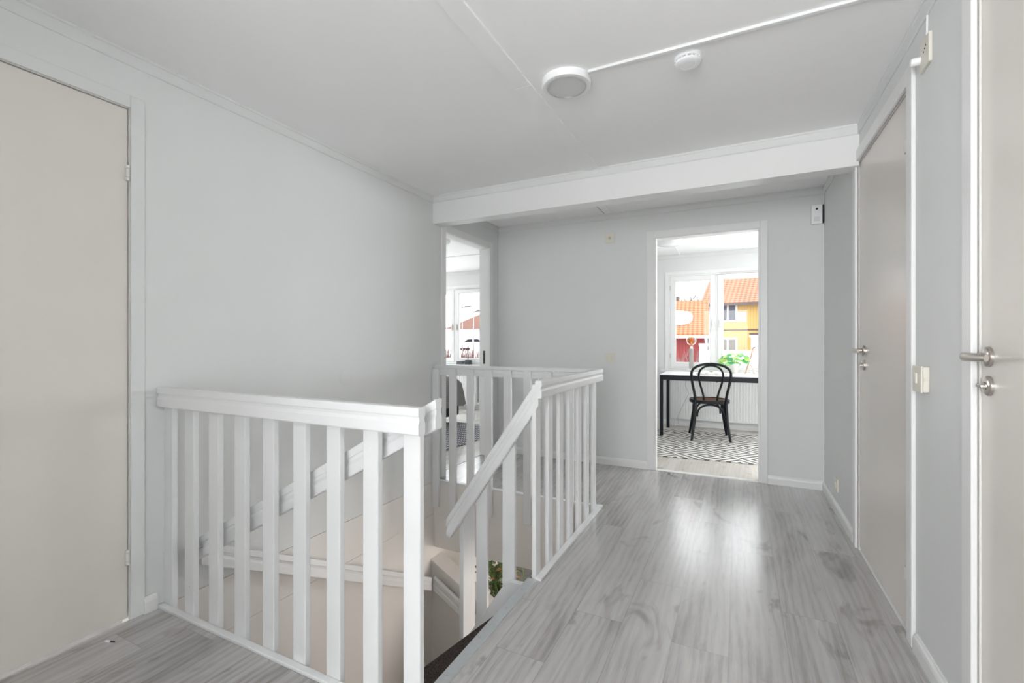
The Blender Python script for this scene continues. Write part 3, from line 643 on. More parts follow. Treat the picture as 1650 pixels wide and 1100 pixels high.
b = BM(); box(b, -0.22, 0.30, 6.478, 6.490, 1.995, 2.006); tag(obj('blind_rail', b, DIFF), 'thin grey blind rail at top of the right study sash', 'blind rail')
b = BM(); box(b, -4.24, -3.70, 6.478, 6.490, 1.990, 2.001); tag(obj('blind_rail', b, DIFF), 'thin grey blind rail at top of the right bedroom sash', 'blind rail')

# radiators
RADM = mat('radiator_enamel', (0.82, 0.83, 0.83), 0.35)
def radiator(label, x0, x1, z0, z1):
    t_ = thing('radiator', label, 'radiator', ((x0 + x1) / 2, 6.42, z0)); t_['abs'] = 1
    b = BM(); n = int((x1 - x0 - 0.03) / 0.0333); yb = 6.445; pts = []
    for i in range(n):
        a = x0 + 0.015 + i * 0.0333
        pts += [(a, 6.395), (a + 0.006, 6.387), (a + 0.026, 6.387), (a + 0.0325, 6.395)]
    pts += [(x1 - 0.005, 6.395), (x1 - 0.005, yb), (x0 + 0.005, yb), (x0 + 0.005, 6.395)]
    prism(b, pts, z0 + 0.01, z1 - 0.01); obj('panel', b, RADM, t_)
    b = BM(); box(b, x0, x1, 6.385, 6.45, z1 - 0.0095, z1); box(b, x0, x1, 6.385, 6.45, z0, z0 + 0.0095); box(b, x0, x0 + 0.0045, 6.385, 6.45, z0 + .0096, z1 - .0096); box(b, x1 - 0.0045, x1, 6.385, 6.45, z0 + .0096, z1 - .0096); obj('casing', b, RADM, t_)
    for x in (x0 + 0.15, x1 - 0.15):
        b = BM(); box(b, x - 0.015, x + 0.015, 6.451, 6.498, z0 + 0.05, z1 - 0.06); obj('bracket', b, RADM, t_)
    return t_
r1 = radiator('wide white ribbed radiator behind the study desk', -0.80, 0.95, 0.105, 0.62)
for dx in (0.015, 0.045):
    b = BM(); tube(b, [(-0.80 + dx, 6.42, 0.105), (-0.80 + dx, 6.42, 0.0)], 0.007, 10); obj('pipe', b, RADM, r1, smooth=True)
r2 = radiator('white radiator beneath the bedroom window', -4.75, -3.80, 0.085, 0.60)
b = BM(); tube(b, [(-3.79, 6.42, 0.12), (-3.76, 6.42, 0.12), (-3.745, 6.42, 0.14), (-3.745, 6.42, 0.68)], 0.008, 10); tube(b, [(-3.79, 6.42, 0.2), (-3.715, 6.42, 0.2), (-3.715, 6.42, 0.68)], 0.008, 10); obj('pipe', b, RADM, r2, smooth=True)
b = BM(); tube(b, [(-3.79, 6.42, 0.12), (-3.73, 6.42, 0.12)], 0.018, 12); obj('valve', b, RADM, r2, smooth=True)

# study ceiling lamp
t_ = thing('ceiling_lamp', 'white dome ceiling lamp in the study, at top of the doorway', 'lamp', (-0.700, 5.40, ZC - 0.095))
b = BM(); lathe(b, [(0, 0.095), (0.150, 0.095), (0.150, 0.062), (0, 0.062)], seg=48); obj('base', b, PLASTIC, t_, smooth=True)
b = BM(); lathe(b, [(0.147, 0.061), (0.152, 0.05), (0.145, 0.028), (0.115, 0.008), (0.06, 0.0), (0, -0.001)], seg=48); obj('shade', b, mat('opal_glass', (0.86, 0.86, 0.88), 0.15), t_, smooth=True)
b = BM(); box(b, -1.98, -0.85, 5.392, 5.408, ZC - 0.010, ZC); box(b, -0.708, -0.692, 5.55, 6.48, ZC - 0.010, ZC); tag(obj('cable_trunking', b, PLASTIC), 'thin white cable trunking on the study ceiling by the dome lamp', 'cable trunking')

# ------------------------------------------------------------------ study furniture
# rug
RUG = mat('maze_rug_wool', (0.7, 0.68, 0.63), 0.95, spec=0.1); t = NT(RUG); v, x, y, z = t.coords()
u = t.math('DIVIDE', x, 0.56); vv = t.math('DIVIDE', y, 0.56)
def tri(a): return t.math('ABSOLUTE', t.math('SUBTRACT', t.math('FRACT', a), 0.5))
dm = t.math('ADD', tri(u), tri(vv))
dm2 = t.math('ADD', dm, t.math('MULTIPLY', t.math('SUBTRACT', t.math('LESS_THAN', t.math('FRACT', t.math('ADD', u, 0.0)), 0.5), 0.5), 0.125))
st_ = t.math('GREATER_THAN', t.math('FRACT', t.math('MULTIPLY', dm2, 6.0)), 0.54)
fz = t.noise(v, 220, 2)
t.color(t.mix(st_, t.mix(fz, (0.60, 0.58, 0.53), (0.74, 0.72, 0.67)), t.mix(fz, (0.085, 0.09, 0.098), (0.16, 0.165, 0.175)))); t.bump(fz, 0.5, 0.003)
b = BM(); box(b, -1.5, 1.5, -0.72, 0.72, 0, 0.009); o = obj('rug', b, RUG, bevel=0.003, loc=(-0.32, 5.405, 0.0005)); o.rotation_euler = (0, 0, math.radians(5)); tag(o, 'cream and charcoal maze-patterned rug beneath the study chair', 'rug')
# desk
t_ = thing('desk', 'long white-topped desk on slim black legs below the study window', 'desk', (0.05, 5.95, 0)); t_['abs'] = 1
DX0, DX1, DY0, DY1 = -0.835, 0.80, 5.640, 6.240
b = BM(); box(b, DX0, DX1, DY0 + 0.004, DY1, 0.7265, 0.737); obj('desktop', b, mat('white_laminate', (0.84, 0.85, 0.86), 0.3), t_, bevel=0.002)
b = BM(); box(b, DX0, DX1, DY0, DY0 + 0.03, 0.668, 0.726); box(b, DX0, DX1, DY1 - 0.03, DY1, 0.668, 0.726); box(b, DX0, DX0 + 0.03, DY0 + .03, DY1 - .03, 0.668, 0.726); box(b, DX1 - .03, DX1, DY0 + .03, DY1 - .03, 0.668, 0.726); obj('frame', b, BLACK, t_, bevel=0.002)
for x in (DX0, DX1 - 0.036):
    for y in (DY0, DY1 - 0.036):
        b = BM(); box(b, x, x + 0.036, y, y + 0.036, 0.010, 0.6675); lg = obj('leg', b, BLACK, t_, bevel=0.002)
b = BM(); lathe(b, [(0, 0), (0.012, 0), (0.010, -0.012), (0, -0.012)], (-0.22, DY0 + .06, 0.668), 12); obj('glide', b, BLACK, t_)
# bentwood chair
ch = thing('bentwood_chair', 'black bentwood chair with woven brown seat pulled up to the desk', 'chair', (-0.303, 5.765, 0.0112), math.radians(7.5))
SZ = 0.448
b = BM()
def sq(a, r): return (r * math.copysign(abs(math.cos(a)) ** 0.85, math.cos(a)), r * math.copysign(abs(math.sin(a)) ** 0.85, math.sin(a)))
ring = [Vector((*sq(2 * PI * i / 40, 0.195), SZ)) for i in range(41)]
def ringmesh(b, ro, ri, z0, z1, n=48):
    for i in range(n):
        a0, a1 = 2 * PI * i / n, 2 * PI * (i + 1) / n
    o1 = [b.verts.new((*sq(2 * PI * i / n, ro), z1)) for i in range(n)]; o0 = [b.verts.new((*sq(2 * PI * i / n, ro), z0)) for i in range(n)]
    i1 = [b.verts.new((*sq(2 * PI * i / n, ri), z1)) for i in range(n)]; i0 = [b.verts.new((*sq(2 * PI * i / n, ri), z0)) for i in range(n)]
    for i in range(n):
        j = (i + 1) % n
        b.faces.new((o1[i], o1[j], i1[j], i1[i])); b.faces.new((o0[i], o0[j], o1[j], o1[i])); b.faces.new((i0[j], i0[i], i1[i], i1[j])); b.faces.new((o0[j], o0[i], i0[i], i0[j]))
ringmesh(b, 0.215, 0.172, SZ - 0.038, SZ); obj('seat_frame', b, BWOOD, ch, bevel=0.006)
CANE = mat('woven_cane', (0.32, 0.15, 0.07), 0.6); t = NT(CANE); v, x, y, z = t.coords()
ck = t.add('ShaderNodeTexChecker'); ck.inputs['Scale'].default_value = 160; ck.inputs[1].default_value = (0.36, 0.17, 0.08, 1); ck.inputs[2].default_value = (0.16, 0.07, 0.035, 1); t.l.new(v, ck.inputs[0]); t.color(ck.outputs[0])
b = BM(); prism(b, [sq(2 * PI * i / 40, 0.1715) for i in range(40)], SZ - 0.014, SZ - 0.006); obj('seat', b, CANE, ch)
# back: outer hoop runs into rear legs
def hoop(W, H, z0, yb0, lean, wide, n=28, wb=None):
    """bent hoop: width W at the shoulder, wb at the base"""
    P = []; wb = W if wb is None else wb
    for i in range(n + 1):
        a = PI * i / n
        P.append(Vector((-W * math.cos(a) * 1.0, 0, math.sin(a) ** 0.9 if False else math.sin(a))))
    return P
def backline(zz): return -0.165 - (zz - SZ) * 0.20    # y of the back plane, leans away from the seat
def hoop_pts(sh, zs, ztop, wb, z0, n=22):
    L = []
    for i in range(7):
        u = i / 6; e = u * u * (3 - 2 * u); L.append((-(wb + (sh - wb) * e), z0 + (zs - z0) * u))
    for i in range(1, n):
        a = PI * i / n; L.append((-sh * math.cos(a), zs + (ztop - zs) * math.sin(a) ** 0.85))
    for i in range(6, -1, -1):
        u = i / 6; e = u * u * (3 - 2 * u); L.append(((wb + (sh - wb) * e), z0 + (zs - z0) * u))
    return [Vector((x, backline(z), z)) for x, z in L]
op = hoop_pts(0.202, 0.745, 0.862, 0.158, SZ - 0.02)
b = BM(); tube(b, op, 0.0145, 12); obj('back_hoop', b, BWOOD, ch, smooth=True)
ip = hoop_pts(0.125, 0.725, 0.842, 0.068, SZ - 0.005)
b = BM(); tube(b, [p + Vector((0, 0.010, 0)) for p in ip], 0.0115, 12); obj('inner_hoop', b, BWOOD, ch, smooth=True)
for s in (-1, 1):
    b = BM(); tube(b, [(s * 0.158, backline(SZ) , SZ - 0.01), (s * 0.160, -0.168, 0.36), (s * 0.170, -0.185, 0.20), (s * 0.200, -0.225, 0.0)], [0.0175, 0.018, 0.0165, 0.0135], 12); obj('leg', b, BWOOD, ch, smooth=True)
    b = BM(); tube(b, [(s * 0.145, 0.145, SZ - 0.02), (s * 0.158, 0.160, 0.30), (s * 0.185, 0.19, 0.12), (s * 0.205, 0.215, 0.0)], [0.0195, 0.018, 0.0155, 0.013], 12); obj('leg', b, BWOOD, ch, smooth=True)
    b = BM(); tube(b, [(s * 0.175, -0.125, SZ - 0.17), (s * 0.172, -0.08, SZ - 0.075), (s * 0.168, 0.0, SZ - 0.048), (s * 0.170, 0.08, SZ - 0.075), (s * 0.168, 0.125, SZ - 0.17)], 0.0095, 10); obj('arch_brace', b, BWOOD, ch, smooth=True)
def arch(yc, wd):
    P = []
    for i in range(17):
        a = PI * i / 16; P.append((-wd * math.cos(a), yc, SZ - 0.185 + 0.135 * math.sin(a) ** 0.7))
    return P
b = BM(); tube(b, arch(-0.170, 0.138), 0.0105, 10); obj('arch_brace', b, BWOOD, ch, smooth=True)
b = BM(); tube(b, arch(0.150, 0.132), 0.0105, 10); obj('arch_brace', b, BWOOD, ch, smooth=True)
# desk lamp with globe bulb on the sill
t_ = thing('table_lamp', 'ribbed column lamp with clear round amber bulb on the study sill', 'lamp', (-0.552, 6.415, 0.745))
b = BM(); box(b, -0.055, 0.055, -0.04, 0.04, 0, 0.022); obj('base', b, PLASTIC, t_, bevel=0.004)
b = BM(); n = 36; pts = [((0.0275 if i % 2 else 0.024) * math.cos(2 * PI * i / n), (0.0275 if i % 2 else 0.024) * math.sin(2 * PI * i / n)) for i in range(n)]
prism(b, pts, 0.023, 0.285); obj('stem', b, mat('smoked_ribbed_glass', (0.42, 0.40, 0.38), 0.25), t_)
b = BM(); lathe(b, [(0, 0.286), (0.017, 0.286), (0.017, 0.312), (0, 0.312)], seg=20); obj('socket', b, CHROME, t_, smooth=True)
def thin_glass(name, col, f):
    m = bpy.data.materials.new(name); m.use_nodes = True; n = m.node_tree.nodes; l = m.node_tree.links
    n.remove(n['Principled BSDF']); o = n['Material Output']; tr = n.new('ShaderNodeBsdfTransparent'); tr.inputs[0].default_value = (*col, 1); g = n.new('ShaderNodeBsdfGlossy'); g.inputs['Roughness'].default_value = 0.05
    lw = n.new('ShaderNodeLayerWeight'); lw.inputs[0].default_value = f; x = n.new('ShaderNodeMixShader'); l.new(lw.outputs['Facing'], x.inputs[0]); l.new(tr.outputs[0], x.inputs[1]); l.new(g.outputs[0], x.inputs[2]); l.new(x.outputs[0], o.inputs[0]); return m
b = BM(); lathe(b, [(0.014, 0.312), (0.018, 0.325)] + [(0.062 * math.sin(a), 0.388 - 0.062 * math.cos(a)) for a in [0.35 + i * (PI - 0.35) / 16 for i in range(17)]], seg=36); bulb = obj('bulb', b, thin_glass('amber_glass', (0.88, 0.60, 0.33), 0.5), t_, smooth=True)
b = BM(); tube(b, [(0, 0, 0.32), (0, 0, 0.37)], 0.004, 8)
tube(b, [(0.020 * math.cos(i * 0.6), 0.020 * math.sin(i * 0.6), 0.362 + i * 0.0016) for i in range(34)], 0.0012, 6)
obj('filament', b, mat('filament_glow', (0.9, 0.45, 0.12), 0.4, emit=(1.0, 0.50, 0.15), es=0.8), bulb)
# cord
b = BM(); tube(b, [(-0.60, 6.36, 0.715), (-0.62, 6.37, 0.55), (-0.58, 6.375, 0.44), (-0.66, 6.375, 0.27), (-0.72, 6.37, 0.12), (-0.70, 6.36, 0.04)], 0.0028, 6); tag(obj('lamp_cord', b, mat('grey_cord', (0.45, 0.45, 0.46), 0.5), smooth=True), 'thin grey cord hanging in front of the ribbed radiator', 'cord')
# open book
PAPER = mat('book_paper', (0.85, 0.84, 0.81), 0.7); t = NT(PAPER); v, x, y, z = t.coords()
t.color(t.mix(t.math('MULTIPLY', t.math('GREATER_THAN', t.noise(t.comb(t.math('MULTIPLY', x, 20.0), t.math('MULTIPLY', y, 300.0), 0), 1.0, 1), 0.62), 0.4), (0.86, 0.85, 0.82), (0.35, 0.33, 0.32)))
t_ = thing('open_book', 'open book lying face up on the white desk behind the chair', 'book', (-0.285, 5.86, 0.7375), math.radians(4))
for s in (-1, 1):
    b = BM(); P = [(0, 0.004), (s * 0.02, 0.024), (s * 0.06, 0.028), (s * 0.12, 0.018), (s * 0.155, 0.008), (s * 0.157, 0.003), (0, 0.003)]
    prism(b, P, -0.105, 0.105, 'y'); obj('page_block', b, PAPER, t_)
b = BM(); prism(b, [(-0.165, 0.0), (0.165, 0.0), (0.165, 0.0025), (-0.165, 0.0025)], -0.11, 0.11, 'y'); obj('cover', b, mat('book_cover', (0.30, 0.20, 0.19), 0.6), t_)
# potted plant
t_ = thing('potted_plant', 'bright green leafy plant in pale pot on the study desk', 'plant', (-0.052, 6.135, 0.7375))
b = BM(); lathe(b, [(0, 0), (0.043, 0), (0.046, 0.006), (0.062, 0.105), (0.064, 0.118), (0.058, 0.118), (0.055, 0.10), (0, 0.10)], seg=36); obj('pot', b, mat('pale_stoneware', (0.66, 0.64, 0.61), 0.6), t_, smooth=True)
b = BM(); lathe(b, [(0, 0.1005), (0.054, 0.1005), (0.05, 0.106), (0, 0.108)], seg=20); obj('soil', b, mat('soil', (0.05, 0.035, 0.025), 0.9), t_)
G1 = mat('bright_green_leaf', (0.26, 0.66, 0.13), 0.3); G2 = mat('lime_green_leaf', (0.55, 0.76, 0.22), 0.3); G3 = mat('blue_green_leaf', (0.08, 0.40, 0.20), 0.3)
rnd = random.Random(12); b = BM(); s2 = BM()
for i in range(48):
    a = rnd.uniform(0, 2 * PI); r_ = rnd.uniform(0.02, 0.12); h = rnd.uniform(0.14, 0.265) - r_ * 0.35
    tip = Vector((r_ * math.cos(a), r_ * math.sin(a) * 0.8, h)); tube(s2, [(0, 0, 0.10), (tip.x * .5, tip.y * .5, h * 0.8), tip], 0.0016, 5)
    leaf(b, tip, Vector((math.cos(a), math.sin(a) - 0.3, rnd.uniform(-0.5, 0.1))), rnd.uniform(0.055, 0.085), rnd.uniform(0.024, 0.036), up=Vector((0, -0.6, 0.8)), droop=0.25, mi=rnd.choice((0, 0, 1, 2)), n=6)
for (dx, dz) in ((-0.155, 0.245), (-0.165, 0.20), (-0.18, 0.155)):
    leaf(b, Vector((-0.03, 0, dz - 0.03)), Vector((dx, 0, 0.05)), 0.16, 0.006, mi=2, n=6)
obj('leaves', b, [G1, G2, G3], t_); obj('stems', s2, G1, t_)
# reed sticks in a tripod stand
COPPER = mat('pale_copper_stick', (0.62, 0.42, 0.34), 0.4); 
t_ = thing('wooden_sticks', 'crossed thin copper-coloured sticks standing on desk right of the plant', 'sticks', (0.115, 6.14, 0.7375))
for (x0, y0, x1, y1, h, r) in ((-0.042, 0.01, 0.040, -0.01, 0.30, 0.0055), (-0.030, 0.0, 0.030, 0.01, 0.285, 0.005), (0.050, -0.005, -0.052, 0.0, 0.295, 0.0032), (-0.036, -0.01, 0.052, 0.0, 0.305, 0.0045)):
    b = BM(); tube(b, [(x0, y0, 0.006), (x1, y1, h)], r, 8); s_ = obj('stick', b, COPPER, t_, smooth=True)
    b = BM(); d = (Vector((x1, y1, h)) - Vector((x0, y0, 0))).normalized(); tube(b, [Vector((x1, y1, h)), Vector((x1, y1, h)) + d * 0.014], r * 1.15, 8); obj('tip', b, mat('dark_tip', (0.08, 0.05, 0.04), 0.5), s_, smooth=True)
for (x0, y0) in ((-0.042, 0.01), (0.050, -0.005)):
    b = BM(); lathe(b, [(0, 0), (0.014, 0), (0.012, 0.008), (0, 0.008)], (x0, y0, 0), 16); obj('foot', b, COPPER, t_, smooth=True)
b = BM(); tube(b, [(-0.005, 0.0, 0.155), (0.024, 0.0, 0.155), (0.024, 0.0, 0.18), (-0.012, 0.0, 0.18), (-0.005, 0.0, 0.155)], 0.002, 6); obj('crossbar', b, COPPER, t_)

# ------------------------------------------------------------------ bedroom
PAT = mat('bedroom_rug_weave', (0.2, 0.2, 0.22), 0.95); t = NT(PAT); v, x, y, z = t.coords()
ay = t.math('FRACT', t.math('DIVIDE', y, 0.10)); band = t.math('LESS_THAN', t.math('ABSOLUTE', t.math('SUBTRACT', ay, 0.5)), 0.30)
dash = t.math('GREATER_THAN', t.math('FRACT', t.math('ADD', t.math('DIVIDE', x, 0.032), t.math('MULTIPLY', y, 11.0))), 0.5)
t.color(t.mix(t.math('MULTIPLY', band, dash), (0.10, 0.105, 0.12), (0.52, 0.52, 0.53)))
b = BM(); box(b, -1.0, 0, -1.05, 1.05, 0, 0.010); o = obj('rug', b, PAT, bevel=0.003, loc=(-2.66, 4.25, 0.0005)); o.rotation_euler = (0, 0, math.radians(-4)); tag(o, 'dark grey rug with pale woven dashes on bedroom floor', 'rug')
bed = thing('bed', 'bed with white duvet seen through the bedroom doorway', 'bed', (-4.4, 5.45, 0)); bed['abs'] = 1
b = BM(); box(b, -5.4, -3.50, 4.02, 5.44, 0.10, 0.36); obj('bed_base', b, mat('black_bed_fabric', (0.012, 0.012, 0.014), 0.8), bed, bevel=0.02)
b = BM()
for x in (-5.3, -3.75):
    for y in (4.15, 5.3): tube(b, [(x, y, 0), (x, y, 0.10)], 0.025, 10)
obj('leg', b, BLACK, bed)
SHEET = mat('white_bed_linen', (0.80, 0.80, 0.81), 0.85)
b = BM(); prism(b, [(-5.4, 0.365), (-3.52, 0.365), (-3.47, 0.42), (-3.48, 0.52), (-3.56, 0.585), (-3.75, 0.60), (-5.4, 0.60)], 4.0, 5.46, 'y'); obj('duvet', b, SHEET, bed, bevel=0.03)
THROW = mat('grey_knit_throw', (0.14, 0.13, 0.125), 0.95, spec=0.1); t = NT(THROW); v, x, y, z = t.coords()
wv = t.add('ShaderNodeTexWave'); wv.inputs['Scale'].default_value = 60; wv.inputs['Distortion'].default_value = 1.5; t.l.new(v, wv.inputs[0]); t.color(t.ramp(wv.outputs['Fac'], [(0.2, (0.14, 0.135, 0.13)), (0.8, (0.27, 0.26, 0.25))])); t.bump(wv.outputs['Fac'], 0.6, 0.01)
b = BM(); outl = [(-4.3, 0.612), (-3.76, 0.612), (-3.56, 0.597), (-3.46, 0.53), (-3.425, 0.42), (-3.40, 0.30), (-3.385, 0.26)]
n1 = 12; rows = []
for j in range(n1 + 1):
    y = 4.30 + 1.13 * j / n1; wob = 0.02 * math.sin(j * 1.9)
    rows.append([(b.verts.new((px_ + (wob if i > 3 else 0), y, pz_ - (0.02 * math.sin(j * 1.3) if i > 4 else 0))), b.verts.new((px_ + (0.02 if i > 3 else 0) + (wob if i > 3 else 0), y, pz_ + (0.018 if i < 4 else 0.0)))) for i, (px_, pz_) in enumerate(outl)])
for j in range(n1):
    for i in range(len(outl) - 1):
        for k_ in (0, 1): b.faces.new((rows[j][i][k_], rows[j][i + 1][k_], rows[j + 1][i + 1][k_], rows[j + 1][i][k_]))
tag(obj('throw_blanket', b, THROW, smooth=True), 'grey knitted throw hanging over side of the bed', 'blanket')
# sill items
SLATE = mat('slate_ceramic', (0.045, 0.055, 0.065), 0.5)
for i, (z0, lab, dx) in enumerate(((0.745, 'dark slate book at bottom of the pair on the bedroom sill', 0.0), (0.772, 'dark slate book at top of the pair on the bedroom sill', 0.006))):
    t_ = thing('book', lab, 'book', (-4.115 + dx, 6.43, z0), 0.05 * i); b = BM(); box(b, -0.055, 0.055, -0.04, 0.04, 0, 0.004); box(b, -0.055, 0.055, -0.04, 0.04, 0.020, 0.024); box(b, -0.055, -0.050, -0.04, 0.04, .004, .020); obj('cover', b, SLATE, t_)
    b = BM(); box(b, -0.049, 0.052, -0.037, 0.037, 0.0045, 0.0195); obj('page_block', b, mat('grey_pages', (0.16, 0.17, 0.18), 0.7), t_)
t_ = thing('candle_holder', 'dark block candle holder with thin black candle on bedroom sill', 'candle holder', (-3.965, 6.43, 0.745))
b = BM(); prism(b, [(-0.047, 0), (0.047, 0), (0.038, 0.072), (-0.038, 0.072)], -0.04, 0.04, 'y'); obj('holder', b, SLATE, t_, bevel=0.004)
b = BM(); tube(b, [(-0.004, 0, 0.072), (-0.004, 0, 0.30)], [0.006, 0.005], 10); obj('candle', b, BLACK, t_, smooth=True)
t_ = thing('ceiling_lamp', 'white ceiling lamp in the bedroom, at top left of its doorway', 'lamp', (-3.10, 4.35, ZC - 0.06))
b = BM(); lathe(b, [(0, 0.06), (0.15, 0.06), (0.15, 0.03), (0.12, 0.006), (0, 0.0)], seg=36); obj('shade', b, PLASTIC, t_, smooth=True)

# ------------------------------------------------------------------ outside
GZ = -1.9
GRD = speckle(mat('pale_gravel_and_frost', (0.62, 0.61, 0.60), 0.9), 1.5, 0.15)
b = BM(); box(b, -70, 60, 7.5, 120, GZ - 0.3, GZ)
o = struct('ground', b, GRD, 'pale frosty ground outside the windows', 'ground')
# the house's own outer wall below the windows keeps the ground in place
def tiles(name, c0, c1, c2, cw, rw):
    m = mat(name, c1, 0.75, spec=0.2); t = NT(m); v, x, y, z = t.coords()
    row = t.math('DIVIDE', z, rw); fr = t.math('FRACT', row); cx = t.math('FRACT', t.math('DIVIDE', x, cw))
    wv = t.math('ABSOLUTE', t.math('SUBTRACT', cx, 0.5))
    c = t.ramp(t.math('ADD', t.math('MULTIPLY', fr, 0.62), t.math('MULTIPLY', wv, 0.75)), [(0.12, c0), (0.38, c1), (0.85, c2)])
    t.color(c); t.bump(t.math('ADD', fr, wv), 0.5, 0.015); return m
def boards(name, c1, c2, wd):
    m = mat(name, c1, 0.8, spec=0.15); t = NT(m); v, x, y, z = t.coords()
    fx = t.math('FRACT', t.math('DIVIDE', x, wd)); t.color(t.mix(t.math('LESS_THAN', fx, 0.16), c1, c2)); t.bump(t.math('LESS_THAN', fx, 0.25), 0.8, 0.03); return m
TILE = tiles('orange_clay_tiles', (0.22, 0.07, 0.04), (0.42, 0.18, 0.115), (0.50, 0.27, 0.19), 0.26, 0.13)
TILE2 = tiles('red_clay_tiles', (0.20, 0.05, 0.025), (0.42, 0.16, 0.075), (0.50, 0.26, 0.16), 0.19, 0.095)
YELLOW = boards('yellow_board_cladding', (0.62, 0.44, 0.17), (0.52, 0.355, 0.125), 0.16)
REDB = boards('red_board_cladding', (0.25, 0.055, 0.055), (0.19, 0.042, 0.042), 0.13)
WHITEH = mat('white_house_paint', (0.84, 0.84, 0.84), 0.7); WPANE = mat('house_window_glass', (0.13, 0.15, 0.18), 0.4, spec=0.1); DTRIM = mat('dark_gutter', (0.10, 0.085, 0.08), 0.6); BEIGEP = mat('curtained_glass', (0.20, 0.19, 0.17), 0.5, spec=0.1)
def hwin(parent, x, z, w_, h_, y=0.0, pm=WPANE, mull=True):
    """window on a facade facing -y in local coordinates"""
    b = BM(); f = 0.10
    box(b, x - w_ / 2 - f, x - w_ / 2, y - 0.06, y + 0.02, z - f, z + h_ + f); box(b, x + w_ / 2, x + w_ / 2 + f, y - 0.06, y + 0.02, z - f, z + h_ + f)
    box(b, x - w_ / 2, x + w_ / 2, y - 0.06, y + 0.02, z - f, z); box(b, x - w_ / 2, x + w_ / 2, y - 0.06, y + 0.02, z + h_, z + h_ + f)
    if mull: box(b, x - 0.05, x + 0.05, y - 0.05, y + 0.02, z, z + h_)
    o = obj('window', b, WHITEH, parent); b = BM(); box(b, x - w_ / 2, x + w_ / 2, y - 0.02, y - 0.005, z, z + h_); obj('pane', b, pm, o)
# yellow house (local x along its facade)
yh = thing('house', 'two-storey yellow board-clad house with orange tiled roof', 'house', (0.0, 31.2, GZ), math.radians(-11))
L0, L1, E = -1.85, 12.0, 3.62 - GZ
b = BM(); box(b, L0, L1, 0, 8, 0, E + 0.1); prism(b, [(0.0, E + 0.1), (8.0, E + 0.1), (4.0, E + 3.2)], L0, L1, 'x'); obj('wall', b, YELLOW, yh)
b = BM()
sl = 3.2 / 4.0
for s in (0, 1):
    y0, y1 = (-0.5, 4.0) if s == 0 else (8.5, 4.0); z0 = E + 0.12 - 0.5 * sl; z1 = z0 + 4.5 * sl
    prism(b, [(y0, z0), (y1, z1), (y1, z1 + 0.14), (y0, z0 + 0.14)], L0 - 0.25, L1 + 0.4, 'x')
obj('roof', b, TILE, yh)
b = BM(); prism(b, [(-0.58, E - 0.33), (-0.42, E - 0.30), (-0.42, E - 0.18), (-0.58, E - 0.18)], L0 - 0.25, L1 + 0.4, 'x'); obj('gutter', b, DTRIM, yh)
b = BM(); box(b, L0 - 0.02, L0 + 0.30, -0.03, 0.1, 0, E); obj('corner_board', b, WHITEH, yh)
b = BM(); box(b, L0, L1, -0.035, 0.02, 1.78 - GZ, 1.86 - GZ); obj('band_board', b, DTRIM, yh)
hwin(yh, -0.60, 2.42 - GZ, 0.88, 0.92); hwin(yh, -0.60, 0.30 - GZ, 0.88, 0.95, pm=BEIGEP)
b = BM(); box(b, -0.055, 0.42, -0.05, 0.0, 2.32 - GZ, 2.90 - GZ); obj('reflection_panel', b, WHITEH, yh)  # white panel standing in for a reflection in the study window pane
b = BM(); box(b, 0.95, 3.2, -1.6, -0.04, 0, 1.35 - GZ); prism(b, [(0.9, 1.36 - GZ), (3.3, 1.36 - GZ), (3.3, 1.50 - GZ), (0.9, 1.50 - GZ)], -1.8, -0.04, 'y'); obj('porch', b, WHITEH, yh)
b = BM(); box(b, 0.9, 3.25, -1.82, -0.04, 1.51 - GZ, 1.60 - GZ); obj('porch_roof', b, DTRIM, yh)
b = BM(); tube(b, [(L0 + 0.12, -0.08, 0), (L0 + 0.12, -0.08, E - 0.3)], 0.05, 8); obj('downpipe', b, DTRIM, yh)
# red house
rh = thing('house', 'low red board-clad house with orange tiled roof, left of yellow house', 'house', (-1.33, 21.65, GZ), math.radians(3.5))
E2 = 1.47 - GZ; R2 = 3.05 - GZ
b = BM(); box(b, -9, -0.05, 0, 6, 0, E2); prism(b, [(0.0, E2), (6.0, E2), (3.0, R2 - 0.15)], -9, -0.05, 'x'); obj('wall', b, REDB, rh)
b = BM(); s_ = (R2 - E2) / 3.0
for y0 in (-0.35, 6.35): prism(b, [(y0, E2 - 0.35 * s_ + 0.05), (3.0, R2 + 0.0), (3.0, R2 + 0.12), (y0, E2 - 0.35 * s_ + 0.17)], -9.3, 0.18, 'x')
obj('roof', b, TILE2, rh)
b = BM(); box(b, -9.3, 0.18, -0.42, -0.34, E2 - 0.20, E2 - 0.10); obj('gutter', b, WHITEH, rh)
hwin(rh, -1.75, 0.15 - GZ, 0.7, 0.6, mull=False)
b = BM(); box(b, -0.12, 0.0, -0.03, 0.02, 0, E2 - 0.2); obj('corner_board', b, REDB, rh)
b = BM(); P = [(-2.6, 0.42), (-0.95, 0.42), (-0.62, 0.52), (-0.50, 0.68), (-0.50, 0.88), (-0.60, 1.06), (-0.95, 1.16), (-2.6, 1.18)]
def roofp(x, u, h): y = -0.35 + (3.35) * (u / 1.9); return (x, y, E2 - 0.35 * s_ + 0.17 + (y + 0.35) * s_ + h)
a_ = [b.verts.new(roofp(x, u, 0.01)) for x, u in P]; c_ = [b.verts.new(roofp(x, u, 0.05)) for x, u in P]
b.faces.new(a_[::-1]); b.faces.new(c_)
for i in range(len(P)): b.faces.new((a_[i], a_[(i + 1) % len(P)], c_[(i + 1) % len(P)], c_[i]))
obj('reflection_patch', b, mat('reflection_white', (0.95, 0.95, 0.96), 0.8), rh)  # white patch on the roof imitating a window-pane reflection
